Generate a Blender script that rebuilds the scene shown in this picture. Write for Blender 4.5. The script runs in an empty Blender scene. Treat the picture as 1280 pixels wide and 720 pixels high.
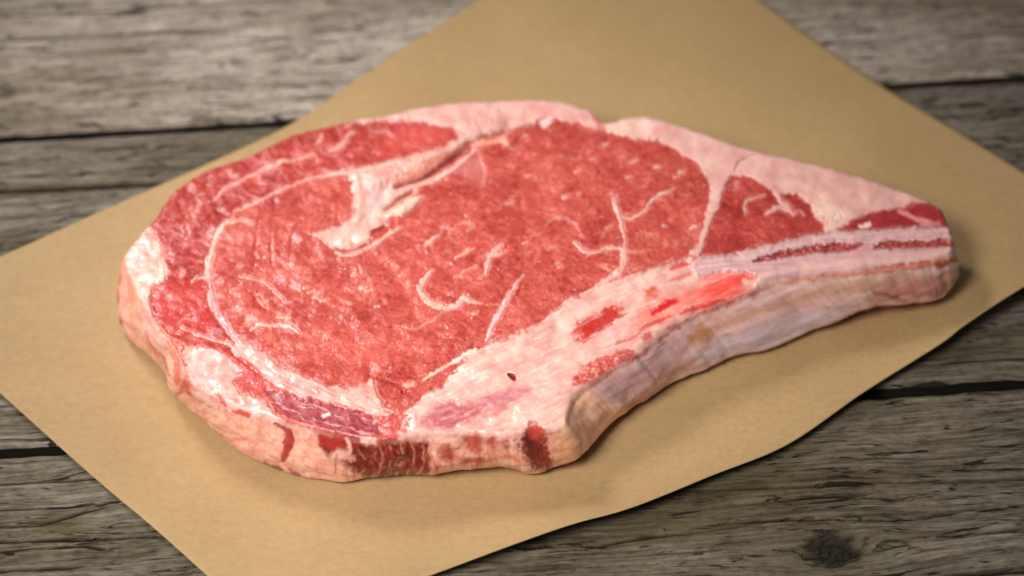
import bpy, math, random
import numpy as np

# ------------------------------------------------------------------ camera, world, lamps, exposure
S = bpy.context.scene
COL = S.collection
ELEV = math.radians(44.5)
DIST = 0.85
PXMM = 3.45                       # picture pixels per millimetre at the aim point
FPX = PXMM * 1000 * DIST          # focal length in pixels of the 1280 px wide photograph
AIM = np.array([0.0, 0.0, 0.018])
RIGHT = np.array([1.0, 0, 0])
UP = np.array([0, math.sin(ELEV), math.cos(ELEV)])
FWD = np.array([0, math.cos(ELEV), -math.sin(ELEV)])
EYE = AIM - FWD * DIST

cam_data = bpy.data.cameras.new('camera')
cam = bpy.data.objects.new('camera', cam_data)
COL.objects.link(cam)
cam.location = EYE
cam.rotation_euler = (math.pi / 2 - ELEV, 0, 0)
cam_data.sensor_width = 36
cam_data.lens = 36 * FPX / 1280
cam_data.clip_start = 0.01
cam_data.clip_end = 50
cam_data.dof.use_dof = True
cam_data.dof.focus_distance = 0.803
cam_data.dof.aperture_fstop = 5.8
S.camera = cam

world = bpy.data.worlds.new('World')
S.world = world
world.use_nodes = True
world.node_tree.nodes['Background'].inputs[0].default_value = (0.95, 0.97, 1.0, 1)
world.node_tree.nodes['Background'].inputs[1].default_value = 0.115


def area_lamp(name, loc, aim, size, size_y, watts, colour, spread=180):
    d = bpy.data.lights.new(name, 'AREA')
    d.shape = 'RECTANGLE'
    d.size, d.size_y = size, size_y
    d.energy = watts
    d.color = colour
    d.spread = math.radians(spread)
    o = bpy.data.objects.new(name, d)
    COL.objects.link(o)
    o.location = loc
    from mathutils import Vector
    o.rotation_euler = (Vector(aim) - Vector(loc)).to_track_quat('-Z', 'Y').to_euler()
    return o


def spot_lamp(name, loc, aim, radius, cone, watts, colour):
    d = bpy.data.lights.new(name, 'SPOT')
    d.shadow_soft_size = radius
    d.spot_size = math.radians(cone)
    d.spot_blend = 1.0
    d.energy = watts
    d.color = colour
    o = bpy.data.objects.new(name, d)
    COL.objects.link(o)
    o.location = loc
    from mathutils import Vector
    o.rotation_euler = (Vector(aim) - Vector(loc)).to_track_quat('-Z', 'Y').to_euler()
    return o


spot_lamp('key_lamp', (-0.33, -0.42, 0.60), (-0.035, -0.035, 0.0), 0.20, 39, 50, (1.0, 0.955, 0.90))
spot_lamp('back_lamp', (-0.44, 0.46, 0.66), (-0.10, 0.08, 0.0), 0.14, 46, 26, (1.0, 0.97, 0.94))

S.view_settings.view_transform = 'Standard'
S.view_settings.look = 'None'
S.view_settings.exposure = 0.0
S.view_settings.gamma = 1.0
S.view_settings.use_curve_mapping = False
S.render.engine = 'CYCLES'
S.cycles.use_denoising = True
S.cycles.max_bounces = 6


# ------------------------------------------------------------------ helpers
def at(px, py, z):
    """world point at height z seen at photograph pixel (px, py)"""
    px = np.asarray(px, float); py = np.asarray(py, float); z = np.asarray(z, float)
    d = FWD + RIGHT * ((px - 640) / FPX)[..., None] + UP * ((360 - py) / FPX)[..., None]
    k = (z - EYE[2]) / d[..., 2]
    return EYE + d * k[..., None]


def to_px(P):
    d = P - EYE
    w = d @ FWD
    return 640 + FPX * (d @ RIGHT) / w, 360 - FPX * (d @ UP) / w


def srgb(r, g, b):
    c = np.array([r, g, b], float) / 255
    return np.where(c <= 0.04045, c / 12.92, ((c + 0.055) / 1.055) ** 2.4)


def hash2(ix, iy, seed):
    h = (ix.astype(np.int64) * 374761393 + iy.astype(np.int64) * 668265263 + seed * 1442695041) & 0xffffffff
    h = ((h ^ (h >> 13)) * 1274126177) & 0xffffffff
    h = ((h ^ (h >> 16)) * 2246822519) & 0xffffffff
    return (h ^ (h >> 15)) & 0xffffffff


def gnoise(x, y, seed=0):
    """2D gradient noise, about -1..1"""
    x0 = np.floor(x); y0 = np.floor(y)
    fx = x - x0; fy = y - y0
    ux = fx * fx * fx * (fx * (fx * 6 - 15) + 10)
    uy = fy * fy * fy * (fy * (fy * 6 - 15) + 10)
    def g(ox, oy):
        a = hash2(x0 + ox, y0 + oy, seed) * (2 * math.pi / 4294967296.0)
        return np.cos(a) * (fx - ox) + np.sin(a) * (fy - oy)
    a = g(0, 0) * (1 - ux) + g(1, 0) * ux
    b = g(0, 1) * (1 - ux) + g(1, 1) * ux
    return (a * (1 - uy) + b * uy) * 1.5


def fbm(x, y, octaves=4, seed=0, gain=0.5):
    s = 0; a = 1.0; t = 0
    for i in range(octaves):
        s = s + a * gnoise(x * 2 ** i, y * 2 ** i, seed + 17 * i)
        t += a; a *= gain
    return s / t


def sstep(a, b, x):
    t = np.clip((x - a) / (b - a), 0, 1)
    return t * t * (3 - 2 * t)


def mat_new(name):
    m = bpy.data.materials.new(name)
    m.use_nodes = True
    nt = m.node_tree
    nt.nodes.clear()
    out = nt.nodes.new('ShaderNodeOutputMaterial')
    b = nt.nodes.new('ShaderNodeBsdfPrincipled')
    nt.links.new(b.outputs[0], out.inputs[0])
    return m, nt, b


def nd(nt, kind, **kw):
    n = nt.nodes.new(kind)
    for k, v in kw.items():
        if k.startswith('i_'):
            key = k[2:]
            n.inputs[int(key) if key.isdigit() else key.replace('_', ' ')].default_value = v
        else:
            setattr(n, k, v)
    return n


def link(nt, a, b):
    nt.links.new(a, b)


def mesh_np(name, verts, faces, mats=(), smooth=True, normals=None):
    me = bpy.data.meshes.new(name)
    faces = np.asarray(faces, np.int32)
    k = faces.shape[1]
    me.vertices.add(len(verts))
    me.vertices.foreach_set('co', np.asarray(verts, np.float32).ravel())
    me.loops.add(faces.size)
    me.loops.foreach_set('vertex_index', faces.ravel())
    me.polygons.add(len(faces))
    me.polygons.foreach_set('loop_start', np.arange(0, faces.size, k, dtype=np.int32))
    me.polygons.foreach_set('loop_total', np.full(len(faces), k, np.int32))
    me.polygons.foreach_set('use_smooth', np.full(len(faces), smooth))
    me.update(calc_edges=True)
    for m in mats:
        me.materials.append(m)
    if normals is not None:
        me.normals_split_custom_set_from_vertices(np.asarray(normals, np.float32).tolist())
    return me


def obj(name, me, parent=None):
    o = bpy.data.objects.new(name, me)
    COL.objects.link(o)
    if parent is not None:
        o.parent = parent
    return o


def add_col(me, name, rgb):
    a = me.attributes.new(name, 'FLOAT_COLOR', 'POINT')
    a.data.foreach_set('color', np.concatenate([rgb, np.ones((len(rgb), 1))], 1).astype(np.float32).ravel())


def add_vec(me, name, v):
    a = me.attributes.new(name, 'FLOAT_VECTOR', 'POINT')
    a.data.foreach_set('vector', np.asarray(v, np.float32).ravel())


def add_float(me, name, v):
    a = me.attributes.new(name, 'FLOAT', 'POINT')
    a.data.foreach_set('value', np.asarray(v, np.float32))


def grid_faces(nu, nv):
    i = np.arange(nu * nv).reshape(nu, nv)
    return np.stack([i[:-1, :-1], i[1:, :-1], i[1:, 1:], i[:-1, 1:]], -1).reshape(-1, 4)


# ------------------------------------------------------------------ weathered table planks
def wood_material():
    m, nt, b = mat_new('weathered_wood')
    at_ = nd(nt, 'ShaderNodeAttribute', attribute_name='grain')
    mk = nd(nt, 'ShaderNodeAttribute', attribute_name='marks')     # r cracks and darkened plank sides, g stain, b tone
    sep = nd(nt, 'ShaderNodeSeparateColor')
    link(nt, mk.outputs['Color'], sep.inputs[0])

    def stretched(su, sv, detail, rough=0.55, dist=0.0):
        mp = nd(nt, 'ShaderNodeMapping')
        mp.inputs['Scale'].default_value = (su, sv, 1)
        link(nt, at_.outputs['Vector'], mp.inputs['Vector'])
        n = nd(nt, 'ShaderNodeTexNoise', i_Scale=1.0, i_Detail=detail, i_Roughness=rough, i_Distortion=dist)
        link(nt, mp.outputs[0], n.inputs['Vector'])
        return n.outputs['Fac']

    fine = stretched(40, 900, 6, 0.7, 0.25)
    mid = stretched(28, 230, 5, 0.65, 0.7)
    broad = stretched(5, 28, 3, 0.5, 0.5)
    checks = stretched(58, 400, 3, 0.6, 1.0)
    speck = stretched(260, 520, 3, 0.6)

    def ramp(src, stops):
        r = nd(nt, 'ShaderNodeValToRGB')
        while len(r.color_ramp.elements) < len(stops):
            r.color_ramp.elements.new(0.5)
        for e, (p, c) in zip(r.color_ramp.elements, stops):
            e.position = p
            e.color = (*c, 1)
        link(nt, src, r.inputs[0])
        return r.outputs[0]

    def mix(fac, a, c, mode='MIX'):
        x = nd(nt, 'ShaderNodeMix', data_type='RGBA', blend_type=mode)
        if isinstance(fac, float): x.inputs[0].default_value = fac
        else: link(nt, fac, x.inputs[0])
        for s, v in ((6, a), (7, c)):
            if isinstance(v, tuple): x.inputs[s].default_value = (*v, 1)
            else: link(nt, v, x.inputs[s])
        return x.outputs[2]

    c1 = ramp(fine, [(0.30, (0.060, 0.050, 0.040)), (0.45, (0.155, 0.138, 0.117)), (0.60, (0.235, 0.215, 0.19)), (0.76, (0.33, 0.31, 0.285))])
    c2 = ramp(mid, [(0.28, (0.46, 0.42, 0.37)), (0.45, (0.92, 0.9, 0.87)), (0.70, (1.28, 1.27, 1.25))])
    col = mix(1.0, c1, c2, 'MULTIPLY')
    c3 = ramp(broad, [(0.3, (0.62, 0.58, 0.47)), (0.52, (1, 1, 1)), (0.75, (1.3, 1.3, 1.32))])
    col = mix(1.0, col, c3, 'MULTIPLY')
    sw = stretched(60, 14, 4, 0.6, 0.9)
    c5 = ramp(sw, [(0.32, (0.8, 0.78, 0.75)), (0.5, (1, 1, 1)), (0.68, (1.1, 1.1, 1.1))])
    col = mix(sep.outputs[2], col, mix(1.0, col, c5, 'MULTIPLY'))
    c4 = ramp(speck, [(0.32, (0.6, 0.58, 0.55)), (0.5, (1, 1, 1)), (0.7, (1.2, 1.2, 1.2))])
    col = mix(0.8, col, c4, 'MULTIPLY')
    ck = ramp(checks, [(0.34, (0.95, 0.95, 0.95)), (0.41, (0, 0, 0))])
    col = mix(ck, col, (0.018, 0.014, 0.010))
    # per plank tone
    tone = nd(nt, 'ShaderNodeAttribute', attribute_name='tone')
    col = mix(1.0, col, tone.outputs['Color'], 'MULTIPLY')
    # lichen-yellow / dark stains and cracks that have their own outline; shade painted on plank sides
    col = mix(sep.outputs[1], col, (0.10, 0.083, 0.035))
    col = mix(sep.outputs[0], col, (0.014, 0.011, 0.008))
    link(nt, col, b.inputs['Base Color'])
    b.inputs['Roughness'].default_value = 0.82
    b.inputs['Specular IOR Level'].default_value = 0.12
    # relief
    def mul(a, k):
        x = nd(nt, 'ShaderNodeMath', operation='MULTIPLY'); link(nt, a, x.inputs[0]); x.inputs[1].default_value = k; return x.outputs[0]
    def add(a, c):
        x = nd(nt, 'ShaderNodeMath', operation='ADD'); link(nt, a, x.inputs[0]); link(nt, c, x.inputs[1]); return x.outputs[0]
    h = add(add(mul(fine, 1.0), mul(mid, 1.2)), add(mul(ck, -0.9), mul(speck, 0.3)))
    bp = nd(nt, 'ShaderNodeBump', i_Strength=0.9, i_Distance=0.0011)
    link(nt, h, bp.inputs['Height'])
    link(nt, bp.outputs[0], b.inputs['Normal'])
    return m


WOOD = wood_material()
table = bpy.data.objects.new('table_top', None)
COL.objects.link(table)
table['kind'] = 'structure'
table['label'] = 'weathered grey wooden planks under the brown paper'

# the two seams seen in the photograph give direction and width of the planks
sA = at([0, 1280], [168, 95], [0, 0])
sB = at([0, 1280], [564, 472], [0, 0])
dirA = sA[1] - sA[0]
dirB = sB[1] - sB[0]
ud = (dirA / np.linalg.norm(dirA) + dirB / np.linalg.norm(dirB)); ud /= np.linalg.norm(ud)
vd = np.array([-ud[1], ud[0], 0])
vA = np.mean(sA @ vd); vB = np.mean(sB @ vd)
W = vA - vB
GAP = 0.0052
THICK = 0.028


def plank(v0, v1, nu, nv, seed, tone, cracks=(), stains=(), knots=(), ulen=(-0.46, 0.46), saw=0.0):
    """one board between v0 and v1; cracks / stains / knots in plank coordinates u, v (metres)"""
    rng = np.random.RandomState(seed)
    # denser sampling in the middle where the picture looks
    u = np.linspace(ulen[0], ulen[1], nu)
    v = np.linspace(v0, v1, nv)
    U, V = np.meshgrid(u, v, indexing='ij')
    edge0 = 0.0011 * fbm(U * 16, U * 0 + seed, 4, seed) + 0.0006 * fbm(U * 90, U * 0 + seed, 2, seed + 2)
    edge1 = 0.0011 * fbm(U * 16, U * 0 + seed + 9.3, 4, seed + 5) + 0.0006 * fbm(U * 90, U * 0 + seed, 2, seed + 3)
    f = (V - v0) / (v1 - v0)
    Vp = V + edge0 * (1 - f) ** 6 + edge1 * f ** 6
    # grain field: bends round knots
    GV = V + 0.0045 * fbm(U * 5, V * 9 + seed, 3, seed + 1) + 0.0012 * fbm(U * 30, V * 40, 2, seed + 4)
    GU = U.copy()
    kn = np.zeros_like(U)
    Z = np.zeros_like(U)
    crack = np.zeros_like(U)
    for (ku, kv, ra, rb) in knots:
        du = (U - ku) / ra; dv = (V - kv) / rb
        r2 = np.sqrt(du * du + dv * dv + 1e-9)
        push = np.exp(-(du / 2.4) ** 2) * np.tanh(dv * 1.1) * rb * 0.7 * np.exp(-np.abs(dv) / 2.2)
        GV = GV - push
        wob = r2 + 0.40 * fbm(U * 260, V * 420, 3, seed + 7)
        core = 1 - sstep(0.62, 1.12, wob)
        rings = 0.5 + 0.5 * np.cos(wob * 16)
        ringm = np.exp(-((r2 - 1.15) / 0.55) ** 2) * sstep(0.55, 0.9, rings)
        crack = np.maximum(crack, core * (0.85 + 0.15 * sstep(-0.2, 0.4, fbm(U * 500, V * 800, 2, seed + 8))))
        crack = np.maximum(crack, 0.5 * ringm * sstep(-0.1, 0.4, fbm(U * 90, V * 200, 2, seed + 9)))
        Z -= 0.0016 * core + 0.0005 * ringm
        # inside the knot the grain runs round the centre
        k = 1 - sstep(0.5, 1.15, r2)
        GV = GV + 0.5 * k * (kv + r2 * rb * 0.8 - GV) + 0.0016 * k * fbm(U * 420, V * 420, 2, seed + 11)
    # relief running along the grain
    Z += 0.00042 * fbm(GU * 12, GV * 190, 4, seed + 20, 0.6) + 0.0004 * fbm(GU * 4, GV * 45, 3, seed + 21)
    Z += 0.0006 * fbm(GU * 3, GV * 14, 2, seed + 22)
    if saw:
        Z += saw * 0.00012 * np.sin(U * 520 + 3 * fbm(U * 14, V * 12, 2, seed + 25))
    # long splits
    for pts, wd, depth in cracks:
        p = np.array(pts, float)
        cu = np.interp(U, p[:, 0], p[:, 1])
        cu = cu + 0.0009 * fbm(U * 45, U * 0 + wd * 9000, 3, seed + 31)
        ends = sstep(p[0, 0], p[0, 0] + 0.02, U) * (1 - sstep(p[-1, 0] - 0.02, p[-1, 0], U))
        ww = wd * ends * (0.65 + 0.6 * np.clip(fbm(U * 60, U * 0 + 3.1, 2, seed + 33) + 0.4, 0, 1)) + 1e-6
        m = 1 - sstep(0.35, 1.0, np.abs(V - cu) / ww)
        m *= (ends > 0.02)
        crack = np.maximum(crack, m)
        Z -= depth * m
    # worn, rounded edges
    de = np.minimum(V - v0, v1 - V)
    r = 0.0026
    t = np.clip(1 - de / r, 0, 1)
    Z -= 0.0018 * (1 - np.sqrt(np.clip(1 - t * t, 0, 1))) + 0.0006 * t * (1 + fbm(U * 70, V * 200, 3, seed + 40))
    stain = np.zeros_like(U)
    for (su, sv, ra, rb, amt) in stains:
        d = np.sqrt(((U - su) / ra) ** 2 + ((V - sv) / rb) ** 2)
        stain = np.maximum(stain, amt * (1 - sstep(0.2, 1.0, d + 0.6 * fbm(U * 40, V * 220, 4, seed + 50))))
    P = ud * U[..., None] + vd * Vp[..., None]
    P[..., 2] = Z - 0.0006
    top = P.reshape(-1, 3)
    faces = grid_faces(nu, nv)
    n = len(top)
    # skirt and bottom
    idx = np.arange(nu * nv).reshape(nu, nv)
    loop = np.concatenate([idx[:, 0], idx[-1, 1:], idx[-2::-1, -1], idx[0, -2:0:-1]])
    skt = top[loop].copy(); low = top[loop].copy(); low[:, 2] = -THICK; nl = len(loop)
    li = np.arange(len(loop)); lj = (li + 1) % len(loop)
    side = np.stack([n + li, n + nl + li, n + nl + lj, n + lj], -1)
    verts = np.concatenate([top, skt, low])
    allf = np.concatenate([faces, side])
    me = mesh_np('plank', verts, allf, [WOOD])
    gv = np.stack([GU + seed * 3.7, GV, np.full_like(GU, seed * 1.3)], -1).reshape(-1, 3)
    add_vec(me, 'grain', np.concatenate([gv, gv[loop], gv[loop] + np.array([0, 0.3, 0])]))
    mk = np.stack([crack, stain, 0 * crack + saw], -1).reshape(-1, 3)
    add_col(me, 'marks', np.concatenate([mk, np.tile([0.9, 0.0, 0.0], (2 * len(loop), 1))]))  # plank sides painted near black: shade of the gaps put into the colour
    tn = np.tile(np.array(tone, float), (len(verts), 1))
    add_col(me, 'tone', tn)
    return obj('plank', me, table)


def uv_px(px, py):
    p = at(np.array([px]), np.array([py]), np.array([0.0]))[0]
    return float(p @ ud), float(p @ vd)


def crack_px(pts, wd, depth):
    return ([uv_px(*p) for p in pts], wd, depth)


def stain_px(px, py, ra, rb, amt):
    u, v = uv_px(px, py)
    return (u, v, ra, rb, amt)


def knot_px(px, py, ra, rb):
    u, v = uv_px(px, py)
    return (u, v, ra, rb)


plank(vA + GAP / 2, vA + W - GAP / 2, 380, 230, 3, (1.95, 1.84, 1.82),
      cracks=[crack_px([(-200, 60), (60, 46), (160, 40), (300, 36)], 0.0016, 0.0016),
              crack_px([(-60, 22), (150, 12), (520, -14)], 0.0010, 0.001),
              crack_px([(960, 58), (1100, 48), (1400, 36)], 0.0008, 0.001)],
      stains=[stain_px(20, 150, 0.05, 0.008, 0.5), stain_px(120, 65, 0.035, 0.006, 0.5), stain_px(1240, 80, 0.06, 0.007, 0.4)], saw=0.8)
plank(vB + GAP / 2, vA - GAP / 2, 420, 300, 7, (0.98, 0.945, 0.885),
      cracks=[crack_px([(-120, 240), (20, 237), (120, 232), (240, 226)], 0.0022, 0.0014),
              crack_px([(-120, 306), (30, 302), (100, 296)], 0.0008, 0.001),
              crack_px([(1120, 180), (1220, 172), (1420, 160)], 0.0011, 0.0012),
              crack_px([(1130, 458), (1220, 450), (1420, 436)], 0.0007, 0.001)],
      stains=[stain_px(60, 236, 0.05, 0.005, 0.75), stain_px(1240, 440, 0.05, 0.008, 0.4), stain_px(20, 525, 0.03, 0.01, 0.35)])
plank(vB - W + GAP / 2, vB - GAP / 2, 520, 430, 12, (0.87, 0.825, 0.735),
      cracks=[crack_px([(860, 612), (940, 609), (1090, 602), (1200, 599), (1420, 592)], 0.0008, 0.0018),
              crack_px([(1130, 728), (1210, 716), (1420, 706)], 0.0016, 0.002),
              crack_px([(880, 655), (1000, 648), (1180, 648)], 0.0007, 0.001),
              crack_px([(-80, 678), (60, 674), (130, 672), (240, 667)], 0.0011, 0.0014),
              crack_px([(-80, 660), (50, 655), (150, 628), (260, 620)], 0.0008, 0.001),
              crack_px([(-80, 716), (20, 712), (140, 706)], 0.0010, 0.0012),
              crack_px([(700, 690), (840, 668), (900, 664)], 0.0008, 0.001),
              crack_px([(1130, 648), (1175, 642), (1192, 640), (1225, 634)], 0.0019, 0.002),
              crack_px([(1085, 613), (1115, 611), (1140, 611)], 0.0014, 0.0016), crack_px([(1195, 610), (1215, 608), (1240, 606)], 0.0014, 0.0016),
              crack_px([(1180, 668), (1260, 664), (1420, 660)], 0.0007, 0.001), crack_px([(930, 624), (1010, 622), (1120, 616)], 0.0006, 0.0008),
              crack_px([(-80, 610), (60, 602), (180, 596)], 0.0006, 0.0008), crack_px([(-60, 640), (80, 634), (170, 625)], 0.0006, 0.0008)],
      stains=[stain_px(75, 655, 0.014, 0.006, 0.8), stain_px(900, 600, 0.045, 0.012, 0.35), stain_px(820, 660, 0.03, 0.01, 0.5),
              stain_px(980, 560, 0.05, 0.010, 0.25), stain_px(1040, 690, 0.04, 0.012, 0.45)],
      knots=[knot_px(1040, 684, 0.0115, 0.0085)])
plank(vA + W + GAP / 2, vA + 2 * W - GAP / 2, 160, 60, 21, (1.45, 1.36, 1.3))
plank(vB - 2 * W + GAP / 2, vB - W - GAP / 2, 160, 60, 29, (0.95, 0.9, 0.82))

# added board, unseen: keeps ambient light from shining up through the gaps
dm, dnt, db = mat_new('dark_light_block')
db.inputs['Base Color'].default_value = (0.05, 0.042, 0.033, 1)
db.inputs['Roughness'].default_value = 0.9
bn = nd(dnt, 'ShaderNodeTexNoise', i_Scale=40.0, i_Detail=4.0)
br = nd(dnt, 'ShaderNodeValToRGB')
br.color_ramp.elements[0].color = (0.02, 0.017, 0.013, 1)
br.color_ramp.elements[1].color = (0.07, 0.06, 0.048, 1)
link(dnt, bn.outputs['Fac'], br.inputs[0]); link(dnt, br.outputs[0], db.inputs['Base Color'])
bc = []
for zz in (-THICK - 0.002, -THICK - 0.022):
    for uu, vv in ((-0.46, vB - 2 * W), (0.46, vB - 2 * W), (0.46, vA + 2 * W), (-0.46, vA + 2 * W)):
        p = ud * uu + vd * vv; bc.append((p[0], p[1], zz))
obj('under_light_block', mesh_np('under_light_block', bc, [(0, 1, 2, 3), (7, 6, 5, 4), (4, 5, 1, 0), (5, 6, 2, 1), (6, 7, 3, 2), (7, 4, 0, 3)], [dm], smooth=False), table)

# ------------------------------------------------------------------ brown butcher paper
def paper_material():
    m, nt, b = mat_new('brown_butcher_paper')
    tc = nd(nt, 'ShaderNodeTexCoord')
    n1 = nd(nt, 'ShaderNodeTexNoise', i_Scale=9.0, i_Detail=3.0, i_Roughness=0.5)
    n2 = nd(nt, 'ShaderNodeTexNoise', i_Scale=420.0, i_Detail=4.0, i_Roughness=0.65)
    mp = nd(nt, 'ShaderNodeMapping'); mp.inputs['Rotation'].default_value = (0, 0, 0.5); mp.inputs['Scale'].default_value = (90, 700, 1)
    n3 = nd(nt, 'ShaderNodeTexNoise', i_Scale=1.0, i_Detail=3.0, i_Roughness=0.6, i_Distortion=0.6)
    for n in (n1, n2, mp):
        link(nt, tc.outputs['Object'], n.inputs['Vector'])
    link(nt, mp.outputs[0], n3.inputs['Vector'])
    r1 = nd(nt, 'ShaderNodeValToRGB')
    e = r1.color_ramp.elements
    e[0].position = 0.3; e[0].color = (0.350, 0.226, 0.102, 1)
    e[1].position = 0.72; e[1].color = (0.425, 0.278, 0.130, 1)
    link(nt, n1.outputs['Fac'], r1.inputs[0])
    r2 = nd(nt, 'ShaderNodeValToRGB')
    e = r2.color_ramp.elements
    e[0].position = 0.28; e[0].color = (0.72, 0.70, 0.66, 1)
    e[1].position = 0.62; e[1].color = (1.05, 1.05, 1.05, 1)
    link(nt, n2.outputs['Fac'], r2.inputs[0])
    r3 = nd(nt, 'ShaderNodeValToRGB')
    e = r3.color_ramp.elements
    e[0].position = 0.27; e[0].color = (0.80, 0.78, 0.74, 1)
    e[1].position = 0.5; e[1].color = (1.0, 1.0, 1.0, 1)
    link(nt, n3.outputs['Fac'], r3.inputs[0])
    x = nd(nt, 'ShaderNodeMix', data_type='RGBA', blend_type='MULTIPLY'); x.inputs[0].default_value = 0.42
    link(nt, r1.outputs[0], x.inputs[6]); link(nt, r2.outputs[0], x.inputs[7])
    y = nd(nt, 'ShaderNodeMix', data_type='RGBA', blend_type='MULTIPLY'); y.inputs[0].default_value = 0.3
    link(nt, x.outputs[2], y.inputs[6]); link(nt, r3.outputs[0], y.inputs[7])
    link(nt, y.outputs[2], b.inputs['Base Color'])
    b.inputs['Roughness'].default_value = 0.62
    b.inputs['Specular IOR Level'].default_value = 0.3
    bp = nd(nt, 'ShaderNodeBump', i_Strength=0.25, i_Distance=0.0004)
    link(nt, n2.outputs['Fac'], bp.inputs['Height']); link(nt, bp.outputs[0], b.inputs['Normal'])
    return m


PAPER = paper_material()


def chain(pts, n):
    """smooth curve through points (Catmull-Rom), n samples, even spacing"""
    p = np.array(pts, float)
    q = np.concatenate([[2 * p[0] - p[1]], p, [2 * p[-1] - p[-2]]])
    out = []
    for i in range(len(p) - 1):
        a, b, c, d = q[i:i + 4]
        t = np.linspace(0, 1, 40, endpoint=False)[:, None]
        out.append(0.5 * ((2 * b) + (c - a) * t + (2 * a - 5 * b + 4 * c - d) * t ** 2 + (3 * b - a - 3 * c + d) * t ** 3))
    out.append(p[-1:])
    o = np.concatenate(out)
    s = np.concatenate([[0], np.cumsum(np.linalg.norm(np.diff(o[:, :2], axis=0), axis=1))])
    tt = np.linspace(0, s[-1], n)
    return np.stack([np.interp(tt, s, o[:, k]) for k in range(o.shape[1])], 1)


NP_ = 240
# corners: left, bottom, right, top (traced at the sheet's own height, third value = lift in mm)
eLB = chain([(-128, 376, 1.0), (0, 491, 1.2), (110, 590, 1.4), (195, 662, 1.4), (262, 722, 1.2), (340, 792, 1.0)], NP_)
eBR = chain([(340, 792, 1.0), (530, 722, 5.0), (640, 681, 8.0), (715, 655, 8.5), (790, 634, 8.0), (890, 594, 6.5), (985, 555, 6.0), (1080, 490, 6.0), (1175, 430, 8.0), (1205, 407, 9.0), (1275, 361, 12.0), (1394, 292, 14.0)], NP_)
eLT = chain([(-128, 376, 1.0), (0, 321, 1.5), (130, 262, 1.5), (250, 209, 1.5), (360, 157, 2.0), (440, 104, 3.0), (520, 50, 3.0), (600, 0, 3.0), (785, -122, 2.0)], NP_)
eTR = chain([(785, -122, 2.0), (950, 0, 3.0), (1030, 58, 3.0), (1110, 112, 3.0), (1195, 163, 4.0), (1282, 217, 7.0), (1394, 292, 11.0)], NP_)
a = np.linspace(0, 1, NP_)[:, None, None]      # along left -> top
c = np.linspace(0, 1, NP_)[None, :, None]      # along left -> bottom
cor = lambda e, i: e[i]
coons = ((1 - c) * eLT[:, None] + c * eBR[:, None] + (1 - a) * eLB[None, :] + a * eTR[None, :]
         - ((1 - a) * (1 - c) * eLT[0] + a * (1 - c) * eLT[-1] + (1 - a) * c * eBR[0] + a * c * eBR[-1]))
af = a[..., 0] + 0 * c[..., 0]; cf = c[..., 0] + 0 * a[..., 0]
lift_e = coons[..., 2]
edge_d = np.minimum(np.minimum(af, 1 - af), np.minimum(cf, 1 - cf))
fall = np.exp(-(edge_d / 0.075))
outer = sstep(0.25, 0.5, np.maximum(np.abs(af - 0.5), np.abs(cf - 0.5)))
zz = 0.5 + 2.2 * outer * np.clip(fbm(af * 4 + 3, cf * 4, 2, 78) + 0.3, 0, 1) + (lift_e - 0.5) * fall + 0.25 * fbm(af * 5, cf * 5, 3, 77) * np.clip(edge_d * 8, 0, 1)
zz = np.clip(zz, 0.45, 30) / 1000
PP = at(coons[..., 0], coons[..., 1], zz)
me = mesh_np('butcher_paper', PP.reshape(-1, 3), grid_faces(NP_, NP_)[:, ::-1], [PAPER])
paper = obj('butcher_paper', me)
sol = paper.modifiers.new('thickness', 'SOLIDIFY'); sol.thickness = 0.00022; sol.offset = -1
paper['label'] = 'rectangular sheet of brown butcher paper lying diagonally on the planks under the steak'
paper['category'] = 'paper'

# ------------------------------------------------------------------ the steak
T = 0.027                                   # thickness of the cut
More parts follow.
